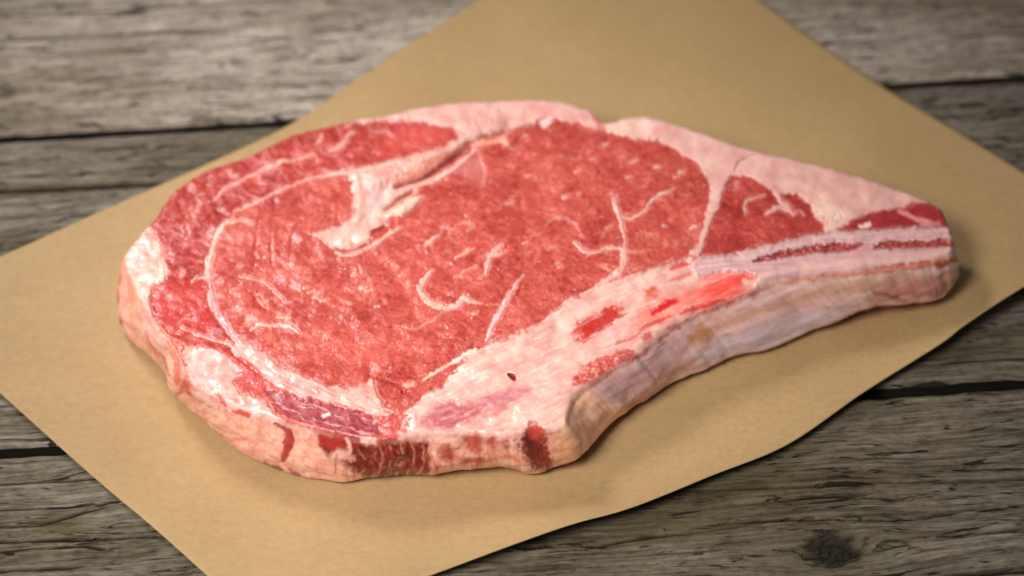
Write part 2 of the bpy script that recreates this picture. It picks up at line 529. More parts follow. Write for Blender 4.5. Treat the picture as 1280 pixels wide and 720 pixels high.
# rim point of the cut face, matching point of the lower edge (None = hidden behind), height of the lower edge in mm
CTRL = [
    ((158, 318), (155, 404), 2), ((156, 330), (154, 416), 2), ((162, 350), (158, 424), 1), ((172, 372), (166, 433), 1), ((182, 393), (184, 445), 1),
    ((196, 415), (199, 457), 1), ((208, 432), (209, 468), 1), ((220, 450), (213, 482), 1), ((228, 466), (216, 495), 1), ((241, 482), (228, 506), 1), ((256, 493), (246, 523), 1),
    ((275, 502), (270, 543), 1), ((302, 515), (304, 570), 1), ((330, 523), (327, 583), 1), ((362, 531), (355, 594), 1), ((395, 539), (386, 602), 1),
    ((430, 546), (430, 606), 1), ((462, 551), (462, 602), 1), ((490, 552), (493, 600), 1.5), ((514, 547), (520, 598), 2), ((545, 546), (553, 597), 3),
    ((578, 545), (582, 590), 4), ((606, 547), (612, 588), 4.5), ((636, 547), (640, 589), 4), ((652, 545), (658, 596), 2.5), ((668, 538), (680, 595), 2.5), ((684, 539), (696, 587), 4), ((707, 537), (719, 579), 6),
    ((712, 520), (734, 567), 6.5), ((718, 502), (750, 550), 5), ((732, 488), (770, 532), 4), ((760, 468), (794, 513), 3), ((796, 448), (822, 496), 2), ((818, 430), (850, 478), 2),
    ((842, 411), (884, 465), 2), ((875, 393), (920, 451), 2), ((905, 382), (965, 440), 2), ((940, 369), (1018, 418), 3), ((975, 353), (1042, 411), 4), ((1026, 346), (1072, 395), 7),
    ((1076, 341), (1102, 387), 8), ((1114, 337), (1142, 383), 8), ((1162, 331), (1172, 379), 8), ((1188, 324), (1184, 368), 8), ((1191, 308), (1188, 352), 8),
    ((1190, 294), None, 8), ((1184, 282), None, 8), ((1178, 267), None, 6), ((1165, 257), None, 4), ((1148, 250), None, 3), ((1125, 241), None, 2), ((1075, 224), None, 2), ((1025, 210), None, 2),
    ((987, 201), None, 2), ((942, 191), None, 2), ((906, 180), None, 2), ((860, 163), None, 2), ((820, 151), None, 2), ((803, 147), None, 2),
    ((776, 151), None, 2), ((756, 157), None, 2), ((744, 147), None, 2), ((730, 138), None, 2), ((702, 130), None, 2), ((672, 128), None, 2), ((645, 127), None, 2), ((614, 130), None, 2),
    ((572, 131), None, 2), ((530, 137), None, 2), ((475, 148), None, 2), ((430, 156), None, 2), ((395, 164), None, 2), ((364, 172), None, 2),
    ((337, 186), None, 2), ((306, 199), None, 2), ((270, 212), None, 2), ((240, 227), None, 2), ((218, 242), None, 2), ((205, 260), None, 2), ((188, 284), None, 2), ((170, 303), None, 2),
]
ZR = T - 0.0016
rim = np.array([p[0] for p in CTRL], float)
zb = np.array([p[2] for p in CTRL], float) / 1000
rw = at(rim[:, 0], rim[:, 1], np.full(len(rim), ZR))
cen = rw.mean(0)
low = np.zeros_like(rw)
for i, (rp, bp_, z) in enumerate(CTRL):
    if bp_ is None:
        n_ = rw[(i + 1) % len(rw)] - rw[i - 1]
        n_ = np.array([n_[1], -n_[0], 0]); n_ /= np.linalg.norm(n_)
        low[i] = rw[i] - n_ * 0.003
        low[i, 2] = zb[i]
    else:
        low[i] = at(np.array([bp_[0]]), np.array([bp_[1]]), np.array([zb[i]]))[0]
lpx = np.stack(to_px(low), 1)


def closed(p, per=24):
    n = len(p)
    out = []
    t = np.linspace(0, 1, per, endpoint=False)[:, None]
    for i in range(n):
        a_, b_, c_, d_ = p[i - 1], p[i], p[(i + 1) % n], p[(i + 2) % n]
        out.append(0.5 * ((2 * b_) + (c_ - a_) * t + (2 * a_ - 5 * b_ + 4 * c_ - d_) * t ** 2 + (3 * b_ - a_ - 3 * c_ + d_) * t ** 3))
    return np.concatenate(out)


PER = 24
RIM = closed(rim, PER)                      # picture coordinates of the rim
LOWW = closed(low, PER)                     # world coordinates of the lower edge
nr = len(RIM)
# a little raggedness along the rim
tn = np.roll(RIM, -1, 0) - np.roll(RIM, 1, 0); tn /= np.linalg.norm(tn, axis=1)[:, None]
nn = np.stack([tn[:, 1], -tn[:, 0]], 1)
kk = np.arange(nr) / PER
RIM += nn * (1.1 * gnoise(RIM[:, 0] / 9, RIM[:, 1] / 9, 5) + 1.3 * gnoise(RIM[:, 0] / 23, RIM[:, 1] / 23, 6))[:, None]


def seg_dist(x, y, poly, closed_=True):
    """distance to a polyline, and index + fraction of the nearest place"""
    best = np.full(x.shape, 1e18); par = np.zeros(x.shape)
    n = len(poly)
    for i in range(n if closed_ else n - 1):
        a_ = poly[i]; b_ = poly[(i + 1) % n]
        dx, dy = b_ - a_
        L = dx * dx + dy * dy + 1e-12
        t = np.clip(((x - a_[0]) * dx + (y - a_[1]) * dy) / L, 0, 1)
        d = (x - a_[0] - t * dx) ** 2 + (y - a_[1] - t * dy) ** 2
        m = d < best
        best[m] = d[m]; par[m] = i + t[m]
    return np.sqrt(best), par


def inside(x, y, poly):
    r = np.zeros(x.shape, bool)
    n = len(poly)
    for i in range(n):
        (x0, y0), (x1, y1) = poly[i], poly[(i + 1) % n]
        if y0 == y1: continue
        c_ = (y0 > y) != (y1 > y)
        r ^= c_ & (x < (x1 - x0) * (y - y0) / (y1 - y0) + x0)
    return r


PITCH = 0.95
gx = np.arange(145, 1205, PITCH); gy = np.arange(118, 565, PITCH)
GX, GY = np.meshgrid(gx, gy, indexing='ij')
ins = inside(GX, GY, RIM[::3])
fok = ins[:-1, :-1] & ins[1:, :-1] & ins[1:, 1:] & ins[:-1, 1:]
# keep vertices used by faces, drop thin spurs
for _ in range(2):
    use = np.zeros_like(ins)
    use[:-1, :-1] |= fok; use[1:, :-1] |= fok; use[1:, 1:] |= fok; use[:-1, 1:] |= fok
    nb = np.zeros(fok.shape, int)
    nb[1:] += fok[:-1]; nb[:-1] += fok[1:]; nb[:, 1:] += fok[:, :-1]; nb[:, :-1] += fok[:, 1:]
    fok &= nb >= 2
use = np.zeros_like(ins)
use[:-1, :-1] |= fok; use[1:, :-1] |= fok; use[1:, 1:] |= fok; use[:-1, 1:] |= fok
vid = -np.ones(ins.shape, np.int64)
vid[use] = np.arange(use.sum())
tx = GX[use].copy(); ty = GY[use].copy()
fi, fj = np.nonzero(fok)
# picture y runs down, so this order faces up
TF = np.stack([vid[fi, fj], vid[fi, fj + 1], vid[fi + 1, fj + 1], vid[fi + 1, fj]], -1)
# boundary loop
e = np.concatenate([TF[:, [0, 1]], TF[:, [1, 2]], TF[:, [2, 3]], TF[:, [3, 0]]])
key = e[:, 0] * 10000000 + e[:, 1]; rev = e[:, 1] * 10000000 + e[:, 0]
bd = e[~np.isin(key, rev)]
nxt = {}
for a0, b0 in bd: nxt.setdefault(int(a0), []).append(int(b0))
start = int(bd[0, 0]); loop = [start]; cur = nxt[start][0]
while cur != start and len(loop) < 20000:
    loop.append(cur); cur = nxt[cur][0]
loop = np.array(loop)
d_, par = seg_dist(tx[loop], ty[loop], RIM)
# order of the loop against the rim direction
un = np.unwrap(par / nr * 2 * math.pi)
sgn = np.sign(un[-1] - un[0])
k0 = 9
ext = np.concatenate([un[-k0:] - sgn * 2 * math.pi, un, un[:k0] + sgn * 2 * math.pi])
un = np.convolve(ext, np.ones(2 * k0 + 1) / (2 * k0 + 1), 'valid')
sp = (un / (2 * math.pi) * nr) % nr
i0 = np.floor(sp).astype(int) % nr; i1 = (i0 + 1) % nr; fr = (sp - np.floor(sp))[:, None]
rimpx = RIM[i0] * (1 - fr) + RIM[i1] * fr
loww = LOWW[i0] * (1 - fr) + LOWW[i1] * fr
tx[loop] = rimpx[:, 0]; ty[loop] = rimpx[:, 1]
# distance of every top vertex from the rim (coarse rim is enough)
near = np.full(len(tx), 99.0)
RC = RIM[::4]
cand = np.zeros(ins.shape, bool)
er = use.copy()
for _ in range(28):
    s_ = er.copy(); s_[1:] &= er[:-1]; s_[:-1] &= er[1:]; s_[:, 1:] &= er[:, :-1]; s_[:, :-1] &= er[:, 1:]; er = s_
cm = (use & ~er)[use]
near[cm], _p = seg_dist(tx[cm], ty[cm], RC)

# side wall: rings from the rim to the lower edge
RINGS = 64
rimw = at(rimpx[:, 0], rimpx[:, 1], np.full(len(loop), ZR))
lp = np.stack(to_px(loww), 1)
tt = (np.arange(1, RINGS + 1) / RINGS)
outw = np.roll(rimw, -1, 0) - np.roll(rimw, 1, 0)
outw = np.stack([outw[:, 1], -outw[:, 0], 0 * outw[:, 0]], 1)
outw /= np.linalg.norm(outw, axis=1)[:, None] + 1e-12
outw *= np.sign(np.sum(outw * (rimw - cen), 1).mean())
SW = []; SQ = []
for t in tt:
    P = rimw * (1 - t) + loww * t
    bulge = 0.0022 * math.sin(math.pi * min(1, t * 1.02)) - 0.0022 * max(0, (t - 0.86) / 0.14) ** 2
    SW.append(P + outw * bulge)
    SQ.append(rimpx * (1 - t) + lp * t)
SW = np.array(SW).reshape(-1, 3); SQ = np.array(SQ).reshape(-1, 2)
NT = len(tx); NL = len(loop)
mbp = np.zeros(NT)
ci = _p * 4 / PER
mbp[cm] = sstep(27.0, 29.5, ci) * (1 - sstep(38.0, 42.0, ci))
r_mm = near / PXMM
edge = np.clip(1 - r_mm / (1.3 + 4.9 * mbp), 0, 1)
es = sstep(0, 1, np.clip(1 - near / 14, 0, 1))
wi = sstep(4, 22, near)
drop = (1.0 + 2.3 * mbp) * (1 - np.sqrt(np.clip(1 - edge ** 2, 0, 1)))
# the paint map follows where the rounded rim and the wall really lie
Pb = at(tx, ty, T - (T - ZR) * es); Pb[:, 2] += (T - ZR) * es - drop / 1000
bx, by = to_px(Pb)
dr0 = Pb[loop] - rimw
SB = SW.reshape(RINGS, NL, 3).copy()
for k in range(RINGS):
    SB[k] += dr0 * max(0.0, 1 - (k + 1) / 22.0) ** 2
sbx, sby = to_px(SB.reshape(-1, 3))
qx = np.concatenate([bx, sbx]); qy = np.concatenate([by, sby])
isside = np.concatenate([np.zeros(NT), np.repeat(tt, NL)])
hid = np.array([1.0 if p[1] is None else 0.0 for p in CTRL]).repeat(PER)[i0]
hidden = np.concatenate([np.zeros(NT), np.tile(hid, RINGS)])
ring_prev = np.concatenate([[loop], NT + np.arange(NL * RINGS).reshape(RINGS, NL)])
A = ring_prev[:-1]; B = ring_prev[1:]
SFc = np.stack([A, B, np.roll(B, -1, 1), np.roll(A, -1, 1)], -1).reshape(-1, 4)
# orientation of wall: boundary edge a->b of a top face must run b->a in the wall
SFc = np.stack([np.roll(A, -1, 1), A, B, np.roll(B, -1, 1)], -1).reshape(-1, 4)

# ---- painting helpers on the (qx, qy) map of the cut face -------------------------------------
NV = len(qx)
top = isside == 0
n8a = fbm(qx / 16, qy / 16, 3, 101); n8b = fbm(qx / 16 + 40, qy / 16, 3, 102)
n3a = fbm(qx / 5.0, qy / 5.0, 3, 103); n3b = fbm(qx / 5.5, qy / 5.5 + 33, 2, 104)
wx = qx + 4.5 * n8a + 2.0 * n3a
wy = qy + 4.0 * n8b + 1.8 * n3b
VIS = hidden < 0.5


def clip_box(pts, pad):
    p = np.array(pts, float)
    return np.nonzero((wx > p[:, 0].min() - pad) & (wx < p[:, 0].max() + pad) & (wy > p[:, 1].min() - pad) & (wy < p[:, 1].max() + pad))[0]


def region(pts, soft=3.0, raw=False, rough=0.0, nz=None):
    """soft-edged area inside a traced polygon"""
    m = np.zeros(NV)
    ix = clip_box(pts, soft + 2)
    p = np.array(pts, float)
    X, Y = (qx, qy) if raw else (wx, wy)
    d, _ = seg_dist(X[ix], Y[ix], p)
    d = np.where(inside(X[ix], Y[ix], p), d, -d)
    d = d + 3.2 * niso[ix]
    if rough: d = d + rough * (ndir if nz is None else nz)[ix]
    m[ix] = sstep(-soft - 1.0, soft + 1.4, d)
    return m


def stroke(pts, w, soft=1.6, raw=False):
    """soft-edged line; w = width or a width per point"""
    p = np.array(pts, float)
    ws = np.full(len(p), w, float) if np.isscalar(w) else np.array(w, float)
    if len(p) > 2:
        pw = chain(np.concatenate([p, ws[:, None]], 1), 3 * len(p))
        p = pw[:, :2]; ws = np.maximum(pw[:, 2], 0.3)
    m = np.zeros(NV)
    ix = clip_box(pts, ws.max() + soft + 4)
    X, Y = (qx, qy) if raw else (wx * 0.8 + qx * 0.2, wy * 0.8 + qy * 0.2)
    d, par = seg_dist(X[ix], Y[ix], p, False)
    hw = np.interp(par, np.arange(len(p)), ws) / 2
    hw = hw * (1 + 0.45 * n3a[ix] + 0.35 * n8b[ix])
    m[ix] = 1 - sstep(-soft, soft, d - hw)
    return m


COLR = np.zeros((NV, 3))
H = np.zeros(NV)          # relief in mm
WET = np.full(NV, 0.5)
FAT = np.zeros(NV)


def tint(mask, *cols, mod=None, k=1.0):
    """lay colour(s) over the map; several colours are spread by a noise"""
    global COLR
    if len(cols) == 1:
        c = srgb(*cols[0])[None, :]
    else:
        cs = np.array([srgb(*q) for q in cols])
        mm = np.clip((0.5 + 0.62 * (n8a if mod is None else mod)), 0, 1) * (len(cs) - 1)
        i_ = np.minimum(mm.astype(int), len(cs) - 2); f_ = (mm - i_)[:, None]
        c = cs[i_] * (1 - f_) + cs[i_ + 1] * f_
    m = (mask * k)[:, None]
    COLR = COLR * (1 - m) + c * m


fibre = fbm(wx / 6.5 + 1.2 * n8a, wy / 5.0, 2, 201)
fibre2 = fbm((qx + qy * 0.6) / 15 + 2 * n8b, (qy - qx * 0.5) / 5.5 + 2 * n8a, 2, 205)
patch = fbm(qx / 60, qy / 45, 3, 210)
niso = fbm(qx / 8.0, qy / 7.0, 3, 206)
worm = 1 - 4.2 * np.abs(fbm(wx / 11 + 2.0 * n8b, wy / 7.5 + 2.0 * n8a, 2, 207))
along = qx * 0.91 - qy * 0.41; across = qx * 0.41 + qy * 0.91
ndir = fbm(along / 34 + n8a * 0.5, across / 4.5 + n8b * 0.5, 3, 208)
nvert = fbm((qx + 0.35 * qy) / 4.0 + n8a * 0.6, qy / 24, 3, 209)
mixn = 0.32 * fibre + 0.50 * fibre2 + 0.62 * patch + 0.20 * np.clip(worm, -0.6, 1) - 0.04

F_TOP = [(206, 138, 128), (223, 170, 159), (233, 192, 181)]
F_PINK = [(210, 144, 136), (223, 170, 161), (232, 187, 178)]
F_SIDE = [(218, 138, 118), (232, 168, 148), (241, 194, 176)]
F_CREAM = [(226, 168, 148), (238, 198, 180), (244, 212, 196)]
LEAN = [(132, 34, 28), (164, 51, 43), (186, 73, 62), (201, 93, 81), (222, 130, 115)]
CRIM = [(120, 20, 16), (150, 34, 28), (174, 52, 44), (194, 78, 67), (214, 114, 102)]
BRT = [(172, 40, 36), (196, 56, 50), (212, 82, 74)]
DARK = [(76, 5, 6), (122, 14, 13), (168, 36, 30)]
MAUVE = [(128, 36, 44), (160, 62, 70), (196, 108, 112)]

# ---- lean eye of the rib
COLR[:] = srgb(200, 78, 70)
tint(np.ones(NV), *LEAN, mod=mixn)
H += 0.05 * fibre + 0.05 * fibre2 + 0.45 * fbm(qx / 24, qy / 18, 2, 199)
# short pale wisps of marbling all through the eye
wis = 1 - np.abs(fbm(wx / 13 + 5, wy / 9, 3, 220)) * 7.0
gate = sstep(0.05, 0.45, fbm(qx / 34, qy / 26, 2, 221))
wisp = np.clip(wis, 0, 1) * gate
tint(wisp, (232, 150, 136), k=0.5)
spk = sstep(0.46, 0.70, fbm(qx / 6.5, qy / 5.0, 2, 223))
tint(spk, (240, 170, 158), k=0.6)
drk = sstep(0.34, 0.7, fbm(wx / 8, wy / 5, 3, 225))
tint(drk, (156, 40, 34), k=0.32)

# ---- cap muscle (outer crescent)
CAP = [(572, 160), (540, 150), (470, 146), (420, 150), (360, 166), (300, 192), (235, 222), (195, 262), (182, 292), (200, 320), (206, 345), (188, 360), (190, 395), (205, 418), (232, 428), (262, 432),
       (290, 440), (322, 462), (330, 455), (305, 428), (280, 405), (263, 385), (260, 345), (263, 312), (272, 288), (290, 268), (342, 243), (392, 223), (432, 212), (482, 201), (524, 190), (562, 177)]
cap = region(CAP, 2.5)
tint(cap, *CRIM, mod=0.7 * fibre + 0.6 * fibre2 + 0.3 * patch)
capst = np.clip(1 - np.abs(fbm((qx * 0.8 + qy) / 42, (qy - qx * 0.55) / 9, 3, 231)) * 5.5, 0, 1) * sstep(0, 0.4, fbm(qx / 26, qy / 26, 2, 232))
tint(cap * capst, (226, 140, 138), k=0.55)
tint(region([(520, 152), (568, 158), (560, 176), (510, 190), (470, 194), (480, 165)], 8), (205, 72, 66), (216, 96, 88), k=0.6)
tint(region([(190, 358), (215, 352), (250, 350), (258, 380), (270, 405), (262, 425), (225, 418), (200, 402)], 4), *BRT, mod=mixn, k=0.75)
H += -0.35 * cap

VEINS = []            # (mask) of single fat veins that are parts of the eye
def vein(pts, w, cols=F_TOP, up=0.10, part=True, k=0.95, soft=1.5):
    ws = np.atleast_1d(np.array(w, float))
    halo = stroke(pts, list(ws + 3.5) if len(ws) > 1 else float(ws[0]) + 3.5, 3.0)
    tint(halo, (220, 118, 106), k=0.42 * k)
    m = stroke(pts, list(ws * 0.9) if len(ws) > 1 else float(ws[0]) * 0.9, soft + 0.7)
    m = m * np.clip(1 + 0.5 * n3b + 0.25 * fibre, 0.35, 1)
    tint(m, *cols, k=k)
    global H, FAT
    H += up * m
    FAT = np.maximum(FAT, m * k)
    if part:
        VEINS.append((m, pts))
        rb = random.Random(int(pts[0][0] * 7 + pts[0][1]))
        pc = chain(pts, 24)
        for _ in range(4):
            i_ = rb.randrange(3, 21)
            tg = pc[i_ + 1] - pc[i_ - 1]
            an = math.atan2(tg[1], tg[0]) + rb.choice((-1, 1)) * rb.uniform(0.5, 1.2)
            ln = rb.uniform(6, 17)
            q0 = pc[i_]; q1 = q0 + ln * 0.5 * np.array([math.cos(an), math.sin(an) * 0.8]); an += rb.uniform(-0.5, 0.5)
            q2 = q1 + ln * 0.5 * np.array([math.cos(an), math.sin(an) * 0.8])
            tint(stroke([tuple(q0), tuple(q1), tuple(q2)], [2.6, 1.6, 0.6], 1.8), (232, 160, 146), k=0.6)
    return m

vein([(267, 250), (278, 240), (290, 232), (305, 224), (320, 217), (345, 205), (375, 197), (392, 193)], [2, 4, 4.5, 4, 4, 4.5, 4, 2], F_PINK, part=False)
vein([(402, 168), (398, 176), (392, 181)], [3, 4, 2], F_PINK, part=False, k=0.7)
vein([(438, 166), (430, 178), (420, 186), (408, 187)], [4, 6, 5, 2], F_PINK, part=False, k=0.75)
vein([(470, 165), (480, 162), (488, 170)], [3, 4, 3], F_PINK, part=False, k=0.5)
vein([(245, 246), (248, 258), (240, 268), (243, 278)], [3, 4, 4, 2], F_PINK, part=False, k=0.5)
vein([(230, 300), (236, 290), (234, 282)], 3, F_PINK, part=False, k=0.4)
vein([(240, 352), (250, 347), (262, 348)], 4, F_PINK, part=False, k=0.8)
# seam between cap and eye
vein([(440, 212), (415, 218), (392, 222), (368, 231), (342, 242), (315, 255), (292, 264)], [8, 4.5, 3.5, 3, 3.5, 4, 2], F_TOP, part=False)
vein([(308, 277), (295, 276), (284, 278), (275, 288), (268, 304), (263, 322), (261, 340)], [2, 4, 6, 7, 6, 6, 4], F_CREAM, part=False, k=0.85)
vein([(262, 330), (261, 345), (263, 362), (266, 380), (274, 396), (287, 415), (303, 433), (325, 449)], [5, 2.5, 5, 10, 9, 8, 8, 9], [(204, 140, 138), (218, 168, 166), (230, 190, 186)], part=False, k=0.85)
vein([(258, 322), (259, 338), (257, 348)], [3, 5, 3], [(198, 172, 168), (214, 188, 182)], part=False, k=0.8)
vein([(268, 372), (270, 386), (279, 402), (296, 424), (318, 446), (350, 470)], [7, 7, 5, 4, 4, 4], [(186, 142, 152), (204, 168, 172)], part=False, up=-0.1, k=0.75)

# lower-left pale fat, seam under the eye
seam = region([(300, 428), (322, 432), (345, 455), (380, 472), (408, 482), (450, 484), (468, 472), (470, 490), (480, 508), (500, 515), (470, 523), (440, 512), (405, 502), (372, 494), (340, 480), (310, 456), (290, 438)], 2.5)
tint(seam, *F_TOP); nd2 = fbm((qx * 0.91 + qy * 0.41) / 30, (qy * 0.91 - qx * 0.41) / 4.0, 3, 243); tint(seam * sstep(0.02, 0.35, nd2), (206, 108, 106), k=0.7); FAT = np.maximum(FAT, seam); H += 0.1 * seam
vein([(318, 446), (340, 463), (365, 478), (392, 490)], [3, 4, 5, 3], [(186, 146, 152), (206, 170, 170)], part=False, up=-0.1, k=0.8)
vein([(462, 492), (470, 500), (478, 512)], [4, 3, 2], F_TOP, part=False)
vein([(226, 409), (245, 417), (265, 424), (282, 428), (300, 440)], [2, 4, 4, 5, 4], F_PINK, part=False)
vein([(222, 404), (232, 398), (242, 402)], [3, 4, 2], F_PINK, part=False, k=0.5)
lowfat = region([(230, 433), (246, 432), (270, 437), (290, 449), (306, 464), (300, 474), (290, 476), (300, 492), (330, 500), (340, 512), (352, 526), (372, 532), (395, 538), (420, 545), (410, 552), (340, 540), (280, 515), (246, 500), (234, 470)], 3)
tint(lowfat, *F_TOP); FAT = np.maximum(FAT, lowfat)
mott = region([(292, 458), (318, 466), (345, 478), (350, 492), (330, 498), (312, 488), (298, 478)], 3)
tint(mott * sstep(-0.05, 0.22, fbm(wx / 7, wy / 6, 2, 240)), (196, 66, 70), (214, 110, 110))
tint(stroke([(250, 430), (280, 438), (305, 453), (324, 465)], [3, 6, 7, 5]), *BRT, k=0.9)
tint(stroke([(310, 470), (322, 480), (340, 487)], [5, 8, 5]), (198, 70, 74), k=0.7)
tint(stroke([(272, 492), (277, 500), (281, 508)], [3, 6, 3]), (206, 92, 80))
tint(stroke([(292, 513), (302, 516), (313, 519)], [4, 8, 4]), (204, 86, 76))
# purple strip of lean between the two fats
band = region([(333, 487), (352, 492), (380, 498), (412, 504), (448, 514), (476, 524), (478, 540), (450, 545), (420, 541), (395, 532), (365, 524), (345, 510)], 2.5)
tint(band, *MAUVE, mod=0.9 * fibre2 + 0.5 * fibre)
lines = 2.2 * fbm((qx + 0.24 * qy) / 38, (wy - 0.25 * wx) / 4.2, 3, 242)
tint(band * sstep(0.45, 0.95, lines), (230, 170, 170), k=0.6)
tint(band * sstep(0.5, 0.95, -lines), (140, 44, 56), k=0.65)
tint(stroke([(420, 505), (450, 516), (466, 527)], [2, 4, 3]), (178, 52, 58), k=0.8)
H += -0.3 * band
tint(stroke([(404, 520), (412, 518)], 5), (250, 235, 225), k=0.7)

# ---- left end fat
lf = region([(150, 318), (168, 300), (186, 282), (196, 300), (204, 322), (207, 348), (190, 358), (186, 372), (190, 396), (205, 418), (222, 436), (232, 470), (214, 500), (160, 440), (145, 380)], 3)
tint(lf, *F_SIDE); FAT = np.maximum(FAT, lf)
tint(region([(160, 318), (178, 298), (190, 300), (194, 320), (186, 338), (170, 338)], 4), (232, 170, 164), (236, 184, 176), k=0.9)
tint(stroke([(186, 286), (194, 302), (199, 320), (204, 340), (192, 350), (176, 348)], [5, 7, 8, 12, 12, 8]), *F_CREAM)
tint(stroke([(180, 355), (180, 385), (190, 410), (206, 432)], [8, 10, 8, 6]), *F_TOP, k=0.8)
tint(stroke([(160, 345), (164, 370), (166, 395)], [8, 9, 8]), (232, 140, 112), k=0.6)
tint(stroke([(184, 420), (190, 432), (196, 446)], [3, 6, 3]), (206, 84, 84), k=0.8)
tint(stroke([(199, 442), (206, 456), (212, 468)], [3, 5, 3]), (204, 82, 78), k=0.8)
tint(stroke([(209, 420), (216, 436), (222, 456), (222, 478)], [5, 8, 7, 8]), (200, 76, 66), (222, 122, 104), k=0.9)
tint(stroke([(204, 412), (214, 432), (220, 452)], 2.5), (232, 150, 128), k=0.8)

# ---- back fat cap
backfat = region([(440, 155), (475, 151), (530, 153), (566, 160), (572, 170), (566, 180), (590, 178), (612, 171), (640, 163), (662, 157), (676, 150), (690, 147), (712, 152), (742, 162), (756, 161), (775, 170), (800, 174), (826, 177), (850, 190),
                  (874, 207), (885, 228), (889, 246), (884, 262), (879, 284), (871, 302), (860, 320), (877, 316), (886, 290), (892, 270), (902, 250), (908, 230), (916, 218), (938, 222), (960, 234), (972, 250), (984, 258), (976, 242), (996, 243), (1012, 256), (1023, 277),
                  (1031, 290), (1046, 288), (1075, 272), (1100, 265), (1120, 260), (1150, 254), (1170, 250), (1100, 215), (1000, 190), (900, 160), (800, 120), (600, 110), (440, 140)], 2.2)
tint(backfat, *F_PINK, mod=0.8 * n8a + 0.5 * patch); FAT = np.maximum(FAT, backfat); H += 0.35 * backfat
tint(region([(756, 158), (775, 152), (803, 147), (818, 152), (815, 165), (790, 170), (770, 166)], 4), *F_CREAM, k=0.85)
tint(region([(1000, 245), (1030, 240), (1060, 262), (1052, 284), (1034, 290), (1020, 270)], 6), *F_CREAM, k=0.85)
tint(region([(860, 195), (890, 205), (898, 240), (888, 262), (893, 235), (880, 212)], 4), *F_CREAM, k=0.6)
tint(stroke([(744, 147), (750, 158), (756, 160)], [8, 7, 4]), (214, 122, 118), k=0.85)
tint(stroke([(670, 133), (684, 140), (690, 152)], [10, 12, 6]), (226, 152, 148), k=0.7)
tint(stroke([(688, 148), (680, 156)], [6, 9]), (240, 206, 206), k=0.8)
cr = stroke([(945, 193), (930, 199), (922, 207), (919, 214)], [1.5, 2, 2, 1], 1.2)
tint(cr, (150, 96, 80), k=0.75); H -= 0.5 * cr
pore = sstep(0.42, 0.6, fbm(qx / 5, qy / 5, 1, 262)) * region([(1015, 250), (1050, 250), (1062, 275), (1040, 286), (1024, 275)], 6)
tint(pore, (176, 128, 122), k=0.5); H -= 0.3 * pore
# flap of lean on the right
flap = region([(915, 218), (938, 222), (960, 234), (972, 252), (982, 260), (976, 243), (996, 243), (1012, 256), (1023, 277), (1031, 290), (1010, 297), (962, 309), (920, 318), (884, 323), (878, 314), (887, 290), (893, 270), (903, 250), (909, 230)], 2)
tint(flap, (142, 36, 31), (172, 56, 48), (200, 90, 80), mod=1.4 * mixn)
tint(flap * spk, (240, 170, 158), k=0.55)
vein([(932, 268), (931, 258), (936, 250), (946, 247), (954, 243)], [2, 4, 4, 3, 2], F_PINK, part=False, k=0.8)
vein([(957, 268), (966, 262), (975, 259), (985, 262), (992, 268)], [3, 5, 7, 6, 3], F_TOP, part=False)
vein([(970, 240), (976, 250), (984, 258), (990, 264)], [8, 9, 8, 4], F_TOP, part=False)
vein([(997, 262), (1003, 270)], 3, F_PINK, part=False, k=0.5)
vein([(917, 236), (922, 228)], 5, F_PINK, part=False, k=0.5)
tip = region([(1045, 287), (1060, 280), (1078, 271), (1100, 265), (1120, 260), (1130, 264), (1148, 257), (1162, 254), (1180, 262), (1184, 284), (1160, 284), (1136, 285), (1090, 289)], 1.8)
tint(tip, (138, 28, 34), (160, 40, 46), (184, 66, 70), mod=mixn)
tint(stroke([(1078, 283), (1086, 280)], 7), (242, 200, 186)); tint(stroke([(1124, 262), (1134, 268), (1146, 274), (1160, 280)], [5, 6, 6, 9]), (224, 140, 136), k=0.9)
tint(stroke([(1150, 284), (1172, 280)], [5, 7]), (222, 128, 122), k=0.7)

# ---- pocket of fat with the gash
gfat = region([(436, 212), (462, 206), (490, 201), (530, 190), (562, 178), (580, 178), (584, 187), (566, 200), (546, 214), (526, 228), (520, 240), (500, 255), (492, 268), (482, 280), (466, 290), (462, 306), (440, 316), (424, 319), (411, 309), (404, 299), (384, 292), (404, 288), (424, 283), (440, 270), (441, 246)], 2.2)
tint(gfat, *F_TOP, mod=0.8 * n8a + 0.3 * fibre); FAT = np.maximum(FAT, gfat); H += 0.5 * region([(436, 212), (490, 201), (562, 178), (580, 178), (566, 200), (526, 228), (500, 255), (482, 280), (462, 306), (424, 319), (404, 299), (384, 292), (424, 283), (440, 270), (441, 246)], 9)
tint(region([(490, 226), (520, 208), (560, 190), (582, 182), (580, 190), (560, 202), (540, 216), (515, 229), (497, 234)], 3), (232, 142, 116), (240, 170, 148), k=0.8)
tint(stroke([(478, 234), (470, 252), (458, 270)], [12, 14, 10], 4), (222, 178, 176), k=0.55)  # greyer pink paints the shading of the hollow into the fat
vein([(500, 236), (520, 231), (548, 222), (568, 210), (584, 196), (594, 188)], [5, 8, 8, 7, 6, 5], F_PINK, part=False, up=0.35)
vein([(584, 185), (598, 180), (612, 177), (626, 175), (634, 180), (642, 187)], [5, 7, 6, 7, 6, 4], [(228, 140, 116), (240, 178, 160)], part=False, up=0.3)
vein([(626, 175), (632, 168), (640, 163)], [5, 4, 3], F_PINK, part=False, k=0.8)
tint(region([(586, 196), (600, 192), (604, 212), (602, 234), (590, 226), (574, 222), (566, 214)], 6, rough=9), (196, 120, 118), (216, 156, 152), k=0.4)
vein([(600, 200), (604, 216), (602, 230)], [4, 5, 3], F_PINK, part=False, k=0.5)
vein([(486, 268), (500, 264), (514, 254), (523, 246)], [8, 13, 14, 7], F_CREAM, part=False, up=0.3)
